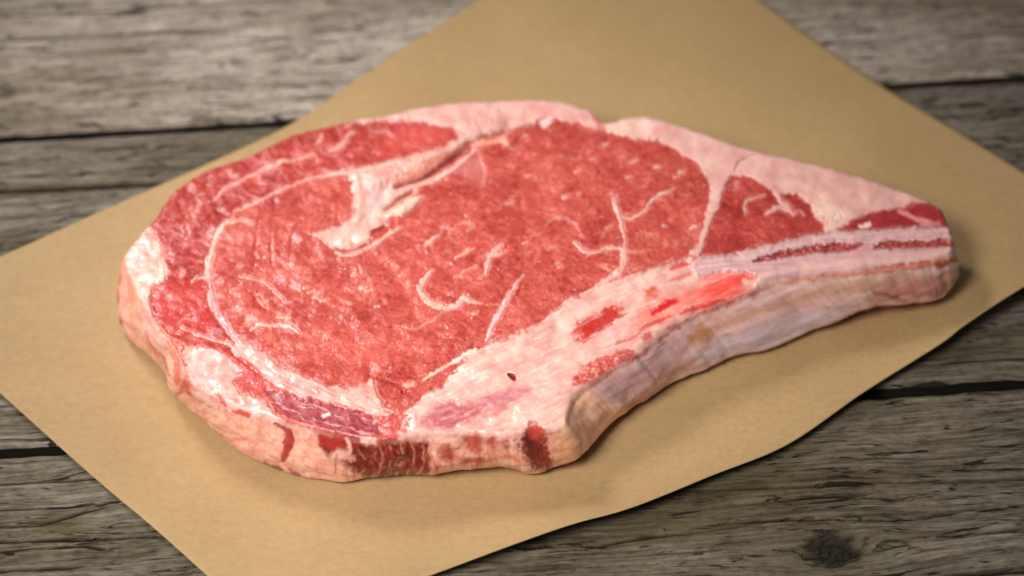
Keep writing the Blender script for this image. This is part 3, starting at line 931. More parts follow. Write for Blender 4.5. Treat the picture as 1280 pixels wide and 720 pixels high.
vein([(425, 320), (440, 318), (455, 312), (470, 304), (484, 296), (500, 284)], [3, 4, 4, 4, 5, 3], F_TOP, part=False, up=0.25)
tint(stroke([(500, 274), (516, 268), (526, 258)], [5, 7, 5], 3), (150, 70, 66), k=0.5)
G1 = stroke([(588, 183), (576, 191), (564, 199), (545, 213), (526, 225), (506, 231), (494, 235)], [1, 2.5, 3.5, 5, 4.5, 2.5, 1], 1.6, raw=True)
G2 = stroke([(516, 239), (508, 244), (498, 250), (490, 257), (484, 262)], [2, 4, 5, 4, 2], 1.6, raw=True)
G3 = stroke([(466, 290), (474, 286), (481, 283)], [5, 6, 3], 1.6, raw=True)
G4 = stroke([(421, 311), (428, 314), (440, 313), (454, 308), (464, 303)], [4, 5, 3, 2.5, 2], 1.5, raw=True)
G5 = stroke([(600, 173), (625, 167), (650, 160), (664, 156)], [2, 3, 3, 2], 1.5)
for g, dp, cc, pts in ((G1, 2.6, (124, 34, 26), [(588, 183), (564, 199), (545, 213), (526, 225), (496, 234)]), (G2, 2.0, (160, 52, 38), [(516, 239), (498, 250), (484, 262)]),
                       (G3, 1.4, (140, 32, 30), [(466, 290), (474, 286), (481, 283)]), (G4, 1.1, (150, 36, 28), [(421, 311), (440, 313), (464, 303)]), (G5, 1.0, (186, 110, 88), [(600, 173), (625, 167), (664, 156)])):
    tint(g, cc, k=0.8)  # crease floors darkened in colour, on top of their real shade
    H -= dp * stroke(pts, 3.5, 5.5, raw=True)
H += 1.1 * stroke([(472, 224), (500, 210), (535, 196), (580, 174)], [6, 8, 8, 6], 9, raw=True)
H += 0.7 * stroke([(505, 240), (545, 225), (570, 210), (592, 192)], [4, 5, 5, 3], 6, raw=True)
H -= 1.1 * stroke([(486, 232), (474, 250), (462, 270)], [5, 7, 5], 9, raw=True)
H += 0.8 * stroke([(446, 222), (451, 252), (444, 280), (425, 298)], [5, 5, 6, 5], 7, raw=True)
H += 0.8 * stroke([(487, 270), (503, 262), (520, 248)], [5, 6, 5], 6, raw=True)
wide = stroke([(590, 186), (545, 216), (505, 234)], [10, 20, 12], 7, raw=True)
H -= 0.6 * wide
H += 1.5 * stroke([(470, 228), (500, 214), (540, 195), (575, 176), (620, 152)], [16, 18, 16, 18, 16], 9)
dipd = stroke([(652, 172), (640, 190), (628, 196)], [6, 10, 6], 5)
tint(dipd, (168, 60, 56), k=0.6); H -= 1.0 * dipd  # shading of the dip painted in along with its depth
tint(stroke([(418, 236), (420, 246), (414, 252)], [4, 7, 4], 3), (176, 42, 38), k=0.8)

# creases running down the left of the eye
for pts in ([(345, 245), (340, 270), (339, 300), (341, 334)], [(326, 262), (320, 300), (317, 338)], [(384, 272), (372, 284), (365, 294), (361, 326)], [(400, 262), (392, 280)]):
    g = stroke(pts, [1, 4, 4, 1][:len(pts)] if len(pts) == 4 else ([1, 4, 1] if len(pts) == 3 else 3), 3.0)
    tint(g, (160, 40, 38), k=0.30); H -= 0.16 * g
g = stroke([(316, 366), (322, 378), (330, 386)], [3, 9, 3], 4)
tint(g, (196, 42, 32), k=0.7); H -= 0.5 * g
g = stroke([(462, 470), (480, 476), (497, 482), (506, 490)], [2, 2.5, 3, 3], 1.6)
tint(g, (150, 34, 30), k=0.7); H -= 0.9 * g
tint(stroke([(440, 430), (470, 452), (468, 470)], [8, 12, 6], 6), (226, 96, 70), k=0.35)

# marbling veins of the eye
vein([(541, 338), (533, 347), (526, 357), (527, 368), (538, 378), (556, 385), (572, 381), (580, 372), (590, 377), (602, 380)], [2, 5, 8, 9, 9, 7, 8, 8, 6, 2], F_TOP)
vein([(552, 390), (540, 400), (518, 410), (502, 409)], [3, 3, 2.5, 1.5], F_PINK, part=False, k=0.6)
vein([(626, 306), (619, 313), (612, 320), (609, 331), (607, 343)], [3, 9, 8, 7, 4], F_TOP)
vein([(612, 320), (622, 318), (630, 314)], [5, 6, 3], F_TOP, part=False)
vein([(653, 344), (646, 354), (640, 365), (630, 380), (620, 400), (608, 424)], [2, 3, 4, 5.5, 6, 5], [(224, 166, 168), (238, 200, 196)])
vein([(548, 293), (540, 300), (531, 306)], [3, 6, 3], F_TOP)
vein([(591, 310), (580, 316), (569, 322)], [3, 4, 2], F_TOP, part=False, k=0.9)
vein([(592, 334), (580, 341), (568, 346)], [2, 3, 2], F_PINK, part=False, k=0.7)
vein([(550, 290), (556, 282), (562, 288), (560, 294)], [2, 4, 4, 2], F_PINK, part=False, k=0.6)
vein([(572, 281), (582, 278), (590, 284), (584, 290)], [2, 4, 4, 2], F_PINK, part=False, k=0.6)
vein([(766, 246), (769, 256), (774, 268), (777, 282), (780, 300), (780, 316), (779, 330), (770, 342), (758, 350), (748, 358)], [7, 7, 6, 5, 5, 9, 10, 8, 9, 10], F_TOP)
vein([(776, 272), (792, 272), (806, 261), (822, 246), (840, 237)], [4, 5, 4, 4.5, 3], F_PINK)
vein([(780, 311), (756, 311), (737, 316), (728, 313), (720, 304)], [5, 4.5, 4, 5, 6], F_TOP)
vein([(782, 314), (798, 314), (812, 313)], [3, 2.5, 1.5], F_PINK, part=False, k=0.7)
vein([(680, 283), (692, 272), (710, 275), (722, 288)], [1.5, 2.5, 2.5, 1.5], F_PINK, part=False, k=0.6)
vein([(300, 347), (318, 349), (334, 356), (344, 366), (356, 378)], [2, 3, 3, 4, 3], F_PINK, part=False, k=0.75)
vein([(296, 372), (288, 364), (300, 355)], [2, 3, 2], F_PINK, part=False, k=0.6)
vein([(314, 413), (325, 405), (342, 407), (360, 407), (374, 417)], [2, 4, 4, 5, 3], F_TOP)
vein([(345, 398), (356, 396), (362, 392)], [2, 3, 2], F_TOP, part=False, k=0.8)
vein([(448, 332), (452, 342)], [2, 2], F_PINK, part=False, k=0.6)
for (x_, y_, r_) in ((791, 204, 6), (786, 222, 5), (757, 181, 5), (709, 247, 5), (822, 209, 6), (852, 215, 7), (845, 222, 5), (867, 285, 7), (690, 309, 5), (707, 247, 5), (636, 255, 6), (760, 285, 5), (760, 243, 3), (722, 243, 3), (655, 305, 3), (700, 335, 4), (697, 330, 3),
                     (452, 361, 6), (460, 364, 5), (396, 372, 7), (404, 376, 6), (388, 366, 5), (400, 366, 4), (382, 360, 4), (512, 482, 9), (593, 392, 5), (500, 345, 3), (470, 385, 3), (560, 330, 3), (830, 283, 4), (880, 190, 3), (720, 215, 4), (740, 200, 3), (700, 195, 3), (660, 220, 4)):  # the cluster of dabs at far left paints glints on the lean
    vein([(x_ - r_ * 0.5, y_), (x_ + r_ * 0.5, y_ - r_ * 0.25)], r_ * 0.75, F_TOP, part=False, k=0.8, up=0.2)

# ---- fat round the chine (front right)
chine = region([(498, 548), (505, 520), (515, 507), (533, 492), (548, 486), (560, 476), (570, 466), (580, 452), (590, 442), (606, 432), (630, 421), (655, 411), (680, 400), (692, 388), (706, 377), (731, 366), (756, 355), (783, 345), (813, 335), (841, 328), (862, 321), (884, 321), (920, 316), (962, 306),
                (975, 352), (940, 368), (905, 381), (875, 392), (842, 410), (818, 429), (796, 447), (760, 467), (732, 487), (718, 502), (712, 520), (707, 540), (684, 542), (640, 560), (560, 560)], 3.0, rough=5)
jag = region([(600, 436), (615, 420), (640, 412), (655, 404), (690, 385), (705, 380), (668, 412), (640, 424), (618, 436)], 4)
tint(chine, *F_TOP, mod=0.7 * n8a + 0.4 * patch); FAT = np.maximum(FAT, chine); H += 0.3 * chine
tint(stroke([(526, 475), (545, 465), (560, 455), (576, 447), (594, 438)], [2, 4, 4, 5, 7]), *F_CREAM)
tint(jag * sstep(-0.05, 0.15, fbm((wx + wy) / 9, (wy - wx * .5) / 4, 2, 270)), (196, 70, 62), (214, 106, 96), k=0.8)
# pale streaks and pinkish patches on the chine fat
st = fbm((qx + 0.5 * qy) / 40, (qy + 0.55 * qx) / 6, 3, 272)
tint(chine * sstep(0.05, 0.5, ndir), (238, 203, 191), k=0.6)
tint(chine * sstep(0.10, 0.5, -ndir), (208, 136, 126), k=0.55)
tint(chine * sstep(0.25, 0.6, fbm(qx / 28, qy / 22, 3, 273)), (218, 140, 132), k=0.5)
tint(chine * sstep(0.05, 0.5, fbm(qx / 46, qy / 34, 2, 274)), (243, 212, 198), k=0.4)
mv = region([(528, 520), (545, 505), (575, 500), (600, 503), (612, 497), (604, 518), (590, 530), (560, 538), (535, 538), (524, 532)], 6, rough=9)
tint(mv, (160, 70, 76), (188, 104, 108), (222, 160, 156), mod=1.1 * ndir + 0.6 * fibre)
tint(region([(598, 500), (616, 490), (640, 483), (662, 486), (652, 500), (636, 508), (622, 512), (608, 512)], 4, rough=9), (186, 92, 104), (214, 142, 146), k=0.85, mod=fibre * 1.3)
tint(stroke([(605, 520), (618, 518), (630, 510)], [6, 7, 5], 3), (212, 110, 106), k=0.75)
hole = stroke([(636, 468), (640, 470), (643, 474)], [3, 6, 4], 1.2, raw=True)
tint(hole, (140, 22, 30)); H -= 1.6 * hole
tint(stroke([(668, 433), (677, 434)], 6, 2.5), (214, 144, 148), k=0.8)
tint(stroke([(680, 445), (695, 437)], 3, 2), (210, 136, 138), k=0.6)
ol = stroke([(505, 512), (515, 520), (530, 522)], [5, 7, 5], 3)
tint(region([(482, 512), (505, 510), (520, 520), (518, 540), (500, 546), (478, 540)], 4) * sstep(-0.05, 0.2, fbm(wx / 7, wy / 6, 2, 275)), (200, 74, 72), k=0.8)
# blood-red patches
b1 = region([(714, 418), (722, 402), (745, 394), (765, 384), (780, 382), (782, 390), (768, 400), (752, 414), (735, 424), (720, 425)], 5, rough=11)
tint(b1, (196, 62, 48), (186, 40, 32), (206, 84, 66), mod=fibre2 + 0.5 * fibre)
tint(region([(806, 372), (805, 362), (816, 357), (823, 362), (818, 372)], 3), (198, 74, 58), (220, 120, 96), mod=fibre)
tint(stroke([(840, 335), (850, 331), (864, 329)], [4, 7, 4]), (210, 70, 60), k=0.9)
tint(stroke([(838, 352), (850, 347), (862, 344)], [3, 5, 3]), (212, 96, 76), k=0.75)
b2 = region([(796, 384), (812, 376), (836, 368), (866, 356), (892, 346), (925, 341), (946, 342), (938, 352), (934, 366), (915, 376), (885, 384), (858, 388), (838, 398), (818, 406), (798, 410), (790, 402)], 10, rough=14)
tint(b2, (238, 150, 124), (236, 100, 78), (222, 60, 48), mod=1.3 * ndir, k=0.65)
tint(region([(872, 362), (895, 347), (930, 342), (944, 344), (930, 362), (905, 372), (880, 374)], 9, rough=12), (238, 92, 74), (236, 46, 38), (226, 38, 34), mod=1.2 * ndir + 0.2, k=0.7)
tint(stroke([(815, 391), (830, 383), (845, 377)], [6, 8, 4], 2.5), (206, 26, 38))
tint(stroke([(852, 391), (875, 384), (905, 375)], [4, 7, 4], 2.5), (206, 56, 46), k=0.9)
tint(stroke([(800, 412), (818, 404), (836, 395)], [4, 6, 4], 2), (204, 62, 48), k=0.8)
tint(stroke([(812, 420), (806, 424)], 7, 2), (206, 78, 72), k=0.85)
tint(stroke([(770, 430), (785, 424), (800, 417)], [3, 5, 3], 2), (206, 92, 84), k=0.8)
H -= 0.5 * b1 + 0.25 * b2
# grainy bone end
mar = region([(712, 484), (714, 472), (730, 456), (752, 445), (775, 438), (795, 438), (797, 447), (776, 456), (756, 467), (736, 480)], 2)
gr = 0.6 * fbm(qx / 5.0, qy / 4.4, 2, 280) + 0.6 * fbm(qx / 13, qy / 9, 2, 281)
tint(mar, (182, 62, 56), (206, 98, 88), (232, 166, 152), mod=gr * 1.5)
H += mar * 0.6 * gr
tint(stroke([(792, 449), (797, 446)], 4, 1.5), (120, 50, 36), k=0.8)

# ---- cut rib bone
bone = region([(862, 326), (884, 321), (920, 315), (962, 305), (1012, 294), (1046, 288), (1100, 286), (1140, 284), (1200, 283), (1200, 322), (1188, 324), (1162, 331), (1114, 337), (1076, 341), (1026, 346), (975, 353), (945, 364), (946, 345), (925, 338), (890, 342), (868, 345)], 2.2)
bst = fbm((qx) / 60, (qy + 0.10 * qx) / 3.2, 3, 285)
tint(bone, (192, 140, 142), (208, 162, 161), (224, 186, 182), mod=bst)
FAT = np.maximum(FAT, bone * 0.8); H += 0.75 * bone
tint(stroke([(950, 348), (985, 338), (1030, 332), (1080, 328), (1130, 324), (1190, 318)], [8, 10, 10, 10, 9, 9], 3), (226, 168, 158), (232, 186, 176), k=0.7)
tint(stroke([(930, 352), (950, 358), (985, 350)], [5, 6, 4], 3), (238, 190, 170), k=0.8)
m1 = stroke([(945, 326), (962, 322), (985, 317), (1010, 312), (1035, 310), (1060, 309), (1080, 306)], [4, 8, 9, 11, 12, 10, 3], 2.2)
m2 = stroke([(1094, 309), (1110, 306), (1135, 306), (1160, 305), (1188, 304)], [5, 11, 10, 10, 9], 2.2)
marrow = np.maximum(m1, m2)
tint(marrow, (124, 42, 48), (166, 66, 64), (200, 104, 96), mod=1.2 * fbm(qx / 7, qy / 4, 3, 287))
H += marrow * (-0.9 + 0.7 * fibre)
tint(stroke([(1060, 318), (1075, 316), (1090, 312)], [3, 6, 3], 2), (226, 150, 140), k=0.7)
tint(stroke([(950, 366), (985, 353), (1030, 345), (1080, 340), (1130, 334), (1160, 330), (1188, 322)], [3, 4, 4, 4, 4, 5, 4], 2), (236, 150, 112), k=0.8)
tint(stroke([(1094, 335), (1130, 331), (1165, 328)], [1.5, 2.5, 2], 1.2), (196, 62, 48), k=0.8)
H += 0.5 * stroke([(870, 328), (920, 318), (1012, 297), (1190, 289)], 8, 4) 

# ---- outer side of the rib: membrane
memb = region([(712, 518), (720, 500), (732, 489), (760, 469), (796, 449), (818, 431), (842, 412), (875, 394), (905, 384), (940, 371), (975, 355), (1026, 348), (1076, 343), (1114, 339), (1162, 334), (1186, 327), (1200, 330), (1200, 400), (1100, 420), (900, 490), (740, 590), (700, 590), (702, 545)], 1.8)
vst = fbm((qx - 0.1 * qy) / 55, (qy + 0.42 * qx) / 9, 3, 290)
tint(memb, (200, 144, 134), (218, 172, 164), (230, 196, 192), mod=vst + 0.4 * n8a)
tint(region([(704, 520), (716, 494), (734, 484), (746, 496), (764, 508), (795, 512), (760, 545), (735, 572), (705, 590), (700, 545)], 7), (234, 168, 134), (243, 192, 162), k=1.0)
tint(stroke([(1190, 350), (1110, 352), (1040, 362), (985, 376), (940, 392), (890, 410), (862, 422)], [14, 16, 15, 12, 11, 11, 8], 6), (186, 134, 104), (204, 154, 124), k=0.75)
tint(region([(860, 420), (878, 408), (890, 414), (878, 428), (862, 430)], 5), (184, 118, 66), k=0.75)
tint(region([(900, 425), (960, 402), (1030, 386), (1060, 388), (1030, 408), (965, 434), (905, 448), (880, 456), (870, 446)], 6), (196, 168, 176), (214, 192, 196), mod=vst, k=0.9)
tint(region([(742, 490), (770, 470), (806, 450), (845, 420), (866, 412), (850, 440), (822, 470), (800, 492), (770, 500)], 7), (182, 130, 130), (204, 160, 160), mod=vst, k=0.8)
tint(stroke([(850, 474), (885, 460), (925, 446)], 5, 3), (206, 160, 152), k=0.6)
tint(region([(1090, 362), (1140, 352), (1188, 345), (1188, 368), (1140, 378), (1096, 380)], 6), (170, 96, 90), (188, 120, 110), mod=vst, k=0.8)
tint(stroke([(1096, 368), (1115, 370), (1130, 376)], [2, 6, 3], 3), (120, 56, 56), k=0.7)
tint(stroke([(1125, 372), (1150, 373), (1175, 374)], [4, 6, 5], 2.5), (220, 160, 152), k=0.7)
tint(stroke([(1172, 332), (1184, 330)], [8, 7], 2.5), (196, 70, 54), k=0.85)
tint(stroke([(1182, 345), (1186, 358), (1180, 370)], [6, 8, 6], 3), (222, 156, 142), k=0.8)
tint(stroke([(1068, 391), (1090, 386), (1110, 383)], [3, 4, 3], 2), (120, 56, 48), k=0.7)
tint(stroke([(785, 508), (806, 500), (824, 492)], [6, 9, 5], 3), (196, 112, 84), k=0.7)
H += memb * 0.5 * vst

# ---- trimmed front edge
front = region([(228, 492), (246, 500), (280, 514), (330, 528), (362, 536), (395, 543), (430, 549), (462, 552), (490, 552), (514, 550), (545, 549), (578, 549), (606, 551), (636, 551), (655, 548), (690, 544), (712, 540), (722, 590), (640, 620), (400, 630), (300, 590), (205, 500)], 3)
front = front * (isside > 0)
tint(front, *F_SIDE, mod=0.8 * n8a + 0.4 * fibre2); FAT = np.maximum(FAT, front)
ff = fbm(qx / 30 + qy / 60, (qy - 0.7 * qx) / 4.5, 3, 300)
tint(front * sstep(0.05, 0.5, ff), (240, 196, 170), k=0.5)
tint(front * sstep(0.15, 0.6, -ff), (222, 134, 106), k=0.55)
tint(stroke([(314, 560), (326, 572), (338, 578)], [6, 9, 6], 3) * (isside > 0), (216, 160, 156), k=0.6)
fb = (isside > 0) * front
tint(fb * sstep(0.05, 0.5, niso), (208, 100, 80), k=0.5)
dr = stroke([(345, 530), (356, 536), (361, 548), (359, 562), (354, 576)], [4, 7, 11, 10, 6], 2.2)
tint(dr, (150, 40, 38), (178, 70, 60), mod=fibre * 1.3); H -= 0.5 * dr
dd = stroke([(322, 578), (340, 586), (352, 590)], [3, 8, 6], 2.5)
tint(dd, (118, 36, 40), k=0.9)
tint(stroke([(362, 588), (375, 594)], [4, 7], 2.5), (128, 44, 46), k=0.8)
d1 = region([(394, 541), (412, 544), (432, 548), (452, 552), (476, 552), (500, 552), (534, 552), (540, 572), (536, 594), (500, 602), (468, 604), (445, 592), (428, 582), (412, 572), (400, 558)], 3.5)
tint(d1, *DARK, mod=1.1 * fibre + 0.5 * n8a); H -= 0.8 * d1
fst = 1 - 5.0 * np.abs(fbm((wx + 0.45 * (wy - 570)) / 9.5 + 0.5 * n8a, wy / 36, 2, 305))
fz = region([(470, 552), (510, 550), (545, 552), (540, 596), (468, 604)], 4)
fm = 0.35 * np.maximum(fz, 0.3 * d1) * sstep(0.5, 0.95, fst) * sstep(-0.3, 0.2, n8b)
tint(fm, (226, 140, 116), (236, 170, 146)); H += 0.5 * fm
for pts in ([(485, 553), (490, 570), (482, 599)], [(500, 552), (505, 572), (495, 600)], [(512, 551), (519, 570), (509, 598)], [(526, 552), (531, 568), (523, 597)], [(474, 556), (479, 574), (470, 600)], [(538, 556), (540, 574), (533, 596)], [(462, 578), (468, 590), (464, 602)], [(448, 562), (455, 576), (452, 596)]):
    g = stroke(pts, [1.2, 2.2, 3.0], 1.8) * sstep(-0.35, 0.1, n8a)
    tint(g, (214, 116, 94), (234, 166, 142), mod=niso, k=0.75); H += 0.3 * g
tint(region([(398, 543), (425, 548), (432, 560), (415, 566), (402, 556)], 3), (160, 36, 32), (190, 60, 54), mod=fibre, k=0.8)
tint(region([(412, 572), (420, 562), (432, 564), (444, 569), (442, 577), (424, 577)], 3), (232, 178, 160), k=0.9)
tint(stroke([(432, 548), (437, 558), (436, 566)], [4, 6, 3], 2), (236, 180, 164), k=0.9)
tint(region([(448, 545), (470, 546), (472, 556), (456, 558)], 2.5), (238, 190, 176), k=0.9)
tint(stroke([(400, 586), (425, 594), (450, 597)], [6, 9, 5], 3) * sstep(-0.4, 0.2, n3a), (230, 170, 144), k=0.9)
for pl in ([(548, 560), (560, 554), (572, 562), (568, 578), (552, 576)], [(578, 546), (598, 543), (606, 552), (598, 566), (584, 562)], [(604, 550), (618, 546), (626, 554), (616, 566)], [(575, 574), (600, 570), (614, 578), (600, 584), (580, 582)], [(626, 552), (636, 550), (634, 566)], [(540, 580), (556, 584), (548, 592)]):
    g = region(pl, 4.4)
    tint(g, (132, 24, 20), (178, 48, 38), (206, 84, 66), mod=fibre + 0.4 * n8a, k=0.85); H -= 0.4 * g
tint(stroke([(612, 572), (632, 570), (650, 576)], [5, 6, 4], 3), (214, 124, 88), k=0.6)
db_ = region([(652, 544), (660, 532), (668, 529), (680, 538), (684, 556), (690, 572), (694, 584), (684, 592), (668, 586), (655, 572), (650, 556)], 5, rough=8, nz=n3a)
tint(db_, (176, 66, 52), (140, 40, 36), (104, 24, 26), mod=fibre + 0.3 * n8a); H -= 0.7 * db_
tint(region([(654, 552), (668, 550), (676, 562), (672, 574), (660, 570)], 4), (84, 22, 22), (120, 40, 36), mod=fibre, k=0.85)
tint(region([(658, 540), (668, 530), (680, 538), (676, 548), (662, 548)], 3), (206, 78, 66), k=0.85)
tint(stroke([(655, 592), (672, 592), (684, 592)], [4, 6, 4], 2), (226, 160, 134), k=0.9)
tint(region([(688, 544), (710, 541), (726, 560), (716, 576), (698, 580)], 5), (218, 150, 104), (230, 168, 126), k=0.8)

# uneven fat: thin pink veils, paler lumps, red flecks, and a groove where fat meets lean, its shadow tinted in
vn = fbm(wx / 17, wy / 13, 3, 501)
fl = sstep(0.38, 0.62, fbm(wx / 6, wy / 4.5, 2, 502))
gfat_ = sstep(0.17, 0.40, COLR[:, 1])
softfat = gfat_ * (1 - 0.45 * chine) * (1 - 0.5 * backfat) * (1 - marrow) * (1 - memb) * (1 - 0.75 * bone)
tint(softfat * sstep(0.08, 0.5, vn), (214, 128, 120), k=0.55)
tint(softfat * sstep(0.10, 0.5, -vn), (239, 204, 191), k=0.4)
tint(softfat * fl, (206, 104, 96), k=0.25)
H += softfat * 0.32 * fbm(wx / 20, wy / 15, 2, 503)
groove = sstep(0.02, 0.22, FAT) * (1 - sstep(0.30, 0.75, FAT)) * (isside == 0)
tint(groove, (170, 52, 46), k=0.22)
H -= 0.25 * groove
FAT = np.maximum(gfat_, 0.9 * memb)

# back wall, out of sight: fat
bw = sstep(0.02, 0.2, isside) * hidden
tint(bw, *F_PINK)

# ---- geometry from relief
dz = H + 0.9 * fbm(qx / 130, qy / 90, 2, 400) + 0.5 * fbm(qx / 45, qy / 32, 2, 401)
rel = dz[:NT] * np.clip(near / 5, 0.25, 1)
Pt = at(tx, ty, T + rel * wi / 1000 - (T - ZR) * es)
Pt[:, 2] += (rel * (1 - wi) - drop) / 1000 + (T - ZR) * es
rl = np.zeros(NT, bool); rl[loop] = True
VT = np.concatenate([Pt, SW])
# wall relief: push along the outward direction
ow = np.tile(outw, (RINGS, 1))
sidet = isside[NT:]
arc = np.concatenate([[0], np.cumsum(np.linalg.norm(np.diff(rimw, axis=0), axis=1))]) * 1000
arcs = np.tile(arc, RINGS); zmm = SW[:, 2] * 1000
wall = (0.4 * H[NT:] + 1.0 * fbm(arcs / 11, zmm / 9, 2, 410) + 0.12 * fbm(arcs / 3.0, zmm / 2.4, 2, 411)) * sstep(0, 0.12, sidet) / 1000
VT[NT:] += ow * wall[:, None]
# ring 0 follows the displaced rim: blend the first rings to it
dzr = VT[loop] - rimw
kw = 10
dzs = np.concatenate([dzr[-kw:], dzr, dzr[:kw]])
dzs = np.stack([np.convolve(dzs[:, a_], np.ones(2 * kw + 1) / (2 * kw + 1), 'valid') for a_ in range(3)], 1)
VT[loop] = rimw + dzs
dzr = dzs
for k in range(RINGS):
    w_ = max(0.0, 1 - (k + 1) / 22.0) ** 2
    VT[NT + k * NL:NT + (k + 1) * NL] += dzr * w_
VT[NT:, 2] = np.maximum(VT[NT:, 2], 0.0011)

FACES = np.concatenate([TF, SFc])
# vertex normals of the whole body, so that the parts shade as one
fn = np.cross(VT[FACES[:, 2]] - VT[FACES[:, 0]], VT[FACES[:, 3]] - VT[FACES[:, 1]])
if fn[:len(TF), 2].mean() < 0:
    FACES = FACES[:, ::-1]; fn = -fn
VN = np.zeros_like(VT)
for k in range(4):
    for ax in range(3):
        VN[:, ax] += np.bincount(FACES[:, k], fn[:, ax], minlength=len(VT))
VN /= np.linalg.norm(VN, axis=1)[:, None] + 1e-20


def beef_material(name, rough, bump, coat=0.6, sss=0.0):
    m, nt, b = mat_new(name)
    ca = nd(nt, 'ShaderNodeAttribute', attribute_name='flesh')
    fa = nd(nt, 'ShaderNodeAttribute', attribute_name='fatness')
    tc = nd(nt, 'ShaderNodeTexCoord')
    n1 = nd(nt, 'ShaderNodeTexNoise', i_Scale=620.0, i_Detail=3.0, i_Roughness=0.6, i_Distortion=0.8)
    n2 = nd(nt, 'ShaderNodeTexNoise', i_Scale=1500.0, i_Detail=2.0, i_Roughness=0.6)
    n3 = nd(nt, 'ShaderNodeTexNoise', i_Scale=230.0, i_Detail=2.0, i_Roughness=0.5)
    for n in (n1, n2, n3): link(nt, tc.outputs['Object'], n.inputs['Vector'])
    r1 = nd(nt, 'ShaderNodeValToRGB')
    e = r1.color_ramp.elements
    e[0].position = 0.3; e[0].color = (0.72, 0.64, 0.64, 1)
    e[1].position = 0.72; e[1].color = (1.14, 1.2, 1.2, 1)
    link(nt, n1.outputs['Fac'], r1.inputs[0])
    x = nd(nt, 'ShaderNodeMix', data_type='RGBA', blend_type='MULTIPLY'); x.inputs[0].default_value = 0.8
    fm_ = nd(nt, 'ShaderNodeMapRange'); fm_.inputs['To Min'].default_value = 0.3; fm_.inputs['To Max'].default_value = 0.12
    link(nt, fa.outputs['Fac'], fm_.inputs['Value']); link(nt, fm_.outputs[0], x.inputs[0])
    link(nt, ca.outputs['Color'], x.inputs[6]); link(nt, r1.outputs[0], x.inputs[7])
    link(nt, x.outputs[2], b.inputs['Base Color'])
    mr = nd(nt, 'ShaderNodeMapRange')
    mr.inputs['From Min'].default_value = 0.3; mr.inputs['From Max'].default_value = 0.7
    mr.inputs['To Min'].default_value = rough - 0.12; mr.inputs['To Max'].default_value = rough + 0.14
    link(nt, n3.outputs['Fac'], mr.inputs['Value'])
    link(nt, mr.outputs[0], b.inputs['Roughness'])
    b.inputs['Specular IOR Level'].default_value = 0.35
    b.inputs['Coat Weight'].default_value = coat
    b.inputs['Coat Roughness'].default_value = 0.17
    ad = nd(nt, 'ShaderNodeMath', operation='MULTIPLY_ADD'); ad.inputs[1].default_value = 0.45
    ad.inputs[1].default_value = 0.5
    link(nt, n1.outputs['Fac'], ad.inputs[0]); link(nt, n3.outputs['Fac'], ad.inputs[2])
    bp = nd(nt, 'ShaderNodeBump', i_Strength=bump, i_Distance=0.0009)
    link(nt, ad.outputs[0], bp.inputs['Height']); link(nt, bp.outputs[0], b.inputs['Normal']); 
    bc_ = nd(nt, 'ShaderNodeBump', i_Strength=min(1.0, bump * 2.2), i_Distance=0.0016)
    link(nt, ad.outputs[0], bc_.inputs['Height']); link(nt, bc_.outputs[0], b.inputs['Coat Normal'])
    if sss:
        b.inputs['Subsurface Weight'].default_value = sss
        b.inputs['Subsurface Radius'].default_value = (1.0, 0.35, 0.22)
        b.inputs['Subsurface Scale'].default_value = 0.0008
    return m


M_LEAN = beef_material('raw_lean_beef', 0.44, 0.14, 0.42, 0.45)
M_FAT = beef_material('raw_beef_fat', 0.44, 0.06, 0.45, 0.5)
M_BONE = beef_material('cut_bone', 0.42, 0.10, 0.4)
M_MEMB = beef_material('rib_membrane', 0.34, 0.08, 0.6)

# ---- split the one body into its parts
fx = wx[FACES].mean(1); fy = wy[FACES].mean(1)
fval = lambda m: m[FACES].mean(1)
fside = fval(isside) > 0.004
lab = np.zeros(len(FACES), int)
NAMES = ['eye_muscle']; PM = [M_LEAN]
def assign(name, mat, mask):
    NAMES.append(name); PM.append(mat)
    lab[mask] = len(NAMES) - 1
assign('cap_muscle', M_LEAN, fval(cap) > 0.5)
assign('flap_muscle', M_LEAN, (fval(flap) > 0.5))
assign('seam_fat', M_FAT, ((fval(seam) > 0.5) | (fval(lowfat) > 0.5)) & ~fside)
assign('pocket_fat', M_FAT, fval(gfat) > 0.5)
assign('chine_fat', M_FAT, (fval(chine) > 0.5) & ~fside)
assign('fat_cap', M_FAT, ((fval(backfat) > 0.5) & ~fside) | (fside & (fval(hidden) > 0.5)))
assign('tip_muscle', M_LEAN, (fval(tip) > 0.5) & ~fside)
assign('purple_muscle', M_LEAN, (fval(band) > 0.5) & ~fside)
assign('trimmed_edge', M_FAT, fside & (fval(hidden) <= 0.5) & (fval(memb) <= 0.5))
assign('rib_bone', M_BONE, (fval(bone) > 0.5) & ~fside)
BONE_I = len(NAMES) - 1
assign('marrow', M_LEAN, (fval(marrow) > 0.5) & ~fside)
assign('marrow', M_LEAN, (fval(mar) > 0.5) & ~fside)
assign('membrane', M_MEMB, (fval(memb) > 0.5) & (fside | (fval(bone) < 0.5)) & (fval(hidden) <= 0.5))
SUB = {len(NAMES) - 3: BONE_I, len(NAMES) - 2: BONE_I, len(NAMES) - 1: BONE_I}
for m, pts in VEINS:
    assign('fat_vein', M_FAT, (fval(m) > 0.5) & ~fside & (lab == 0))
    SUB[len(NAMES) - 1] = 0
LABELS = {'cap_muscle': 'dark crimson crescent of lean round the left end', 'pocket_fat': 'pale fat pocket with a deep open gash',
          'membrane': 'mauve and tan membrane on the outer side of the rib', 'chine_fat': 'pale fat with red blood patches beside the bone',
          'trimmed_edge': 'tan fat edge streaked with dark red fibres', 'fat_cap': 'pink-white fat along the far edge'}

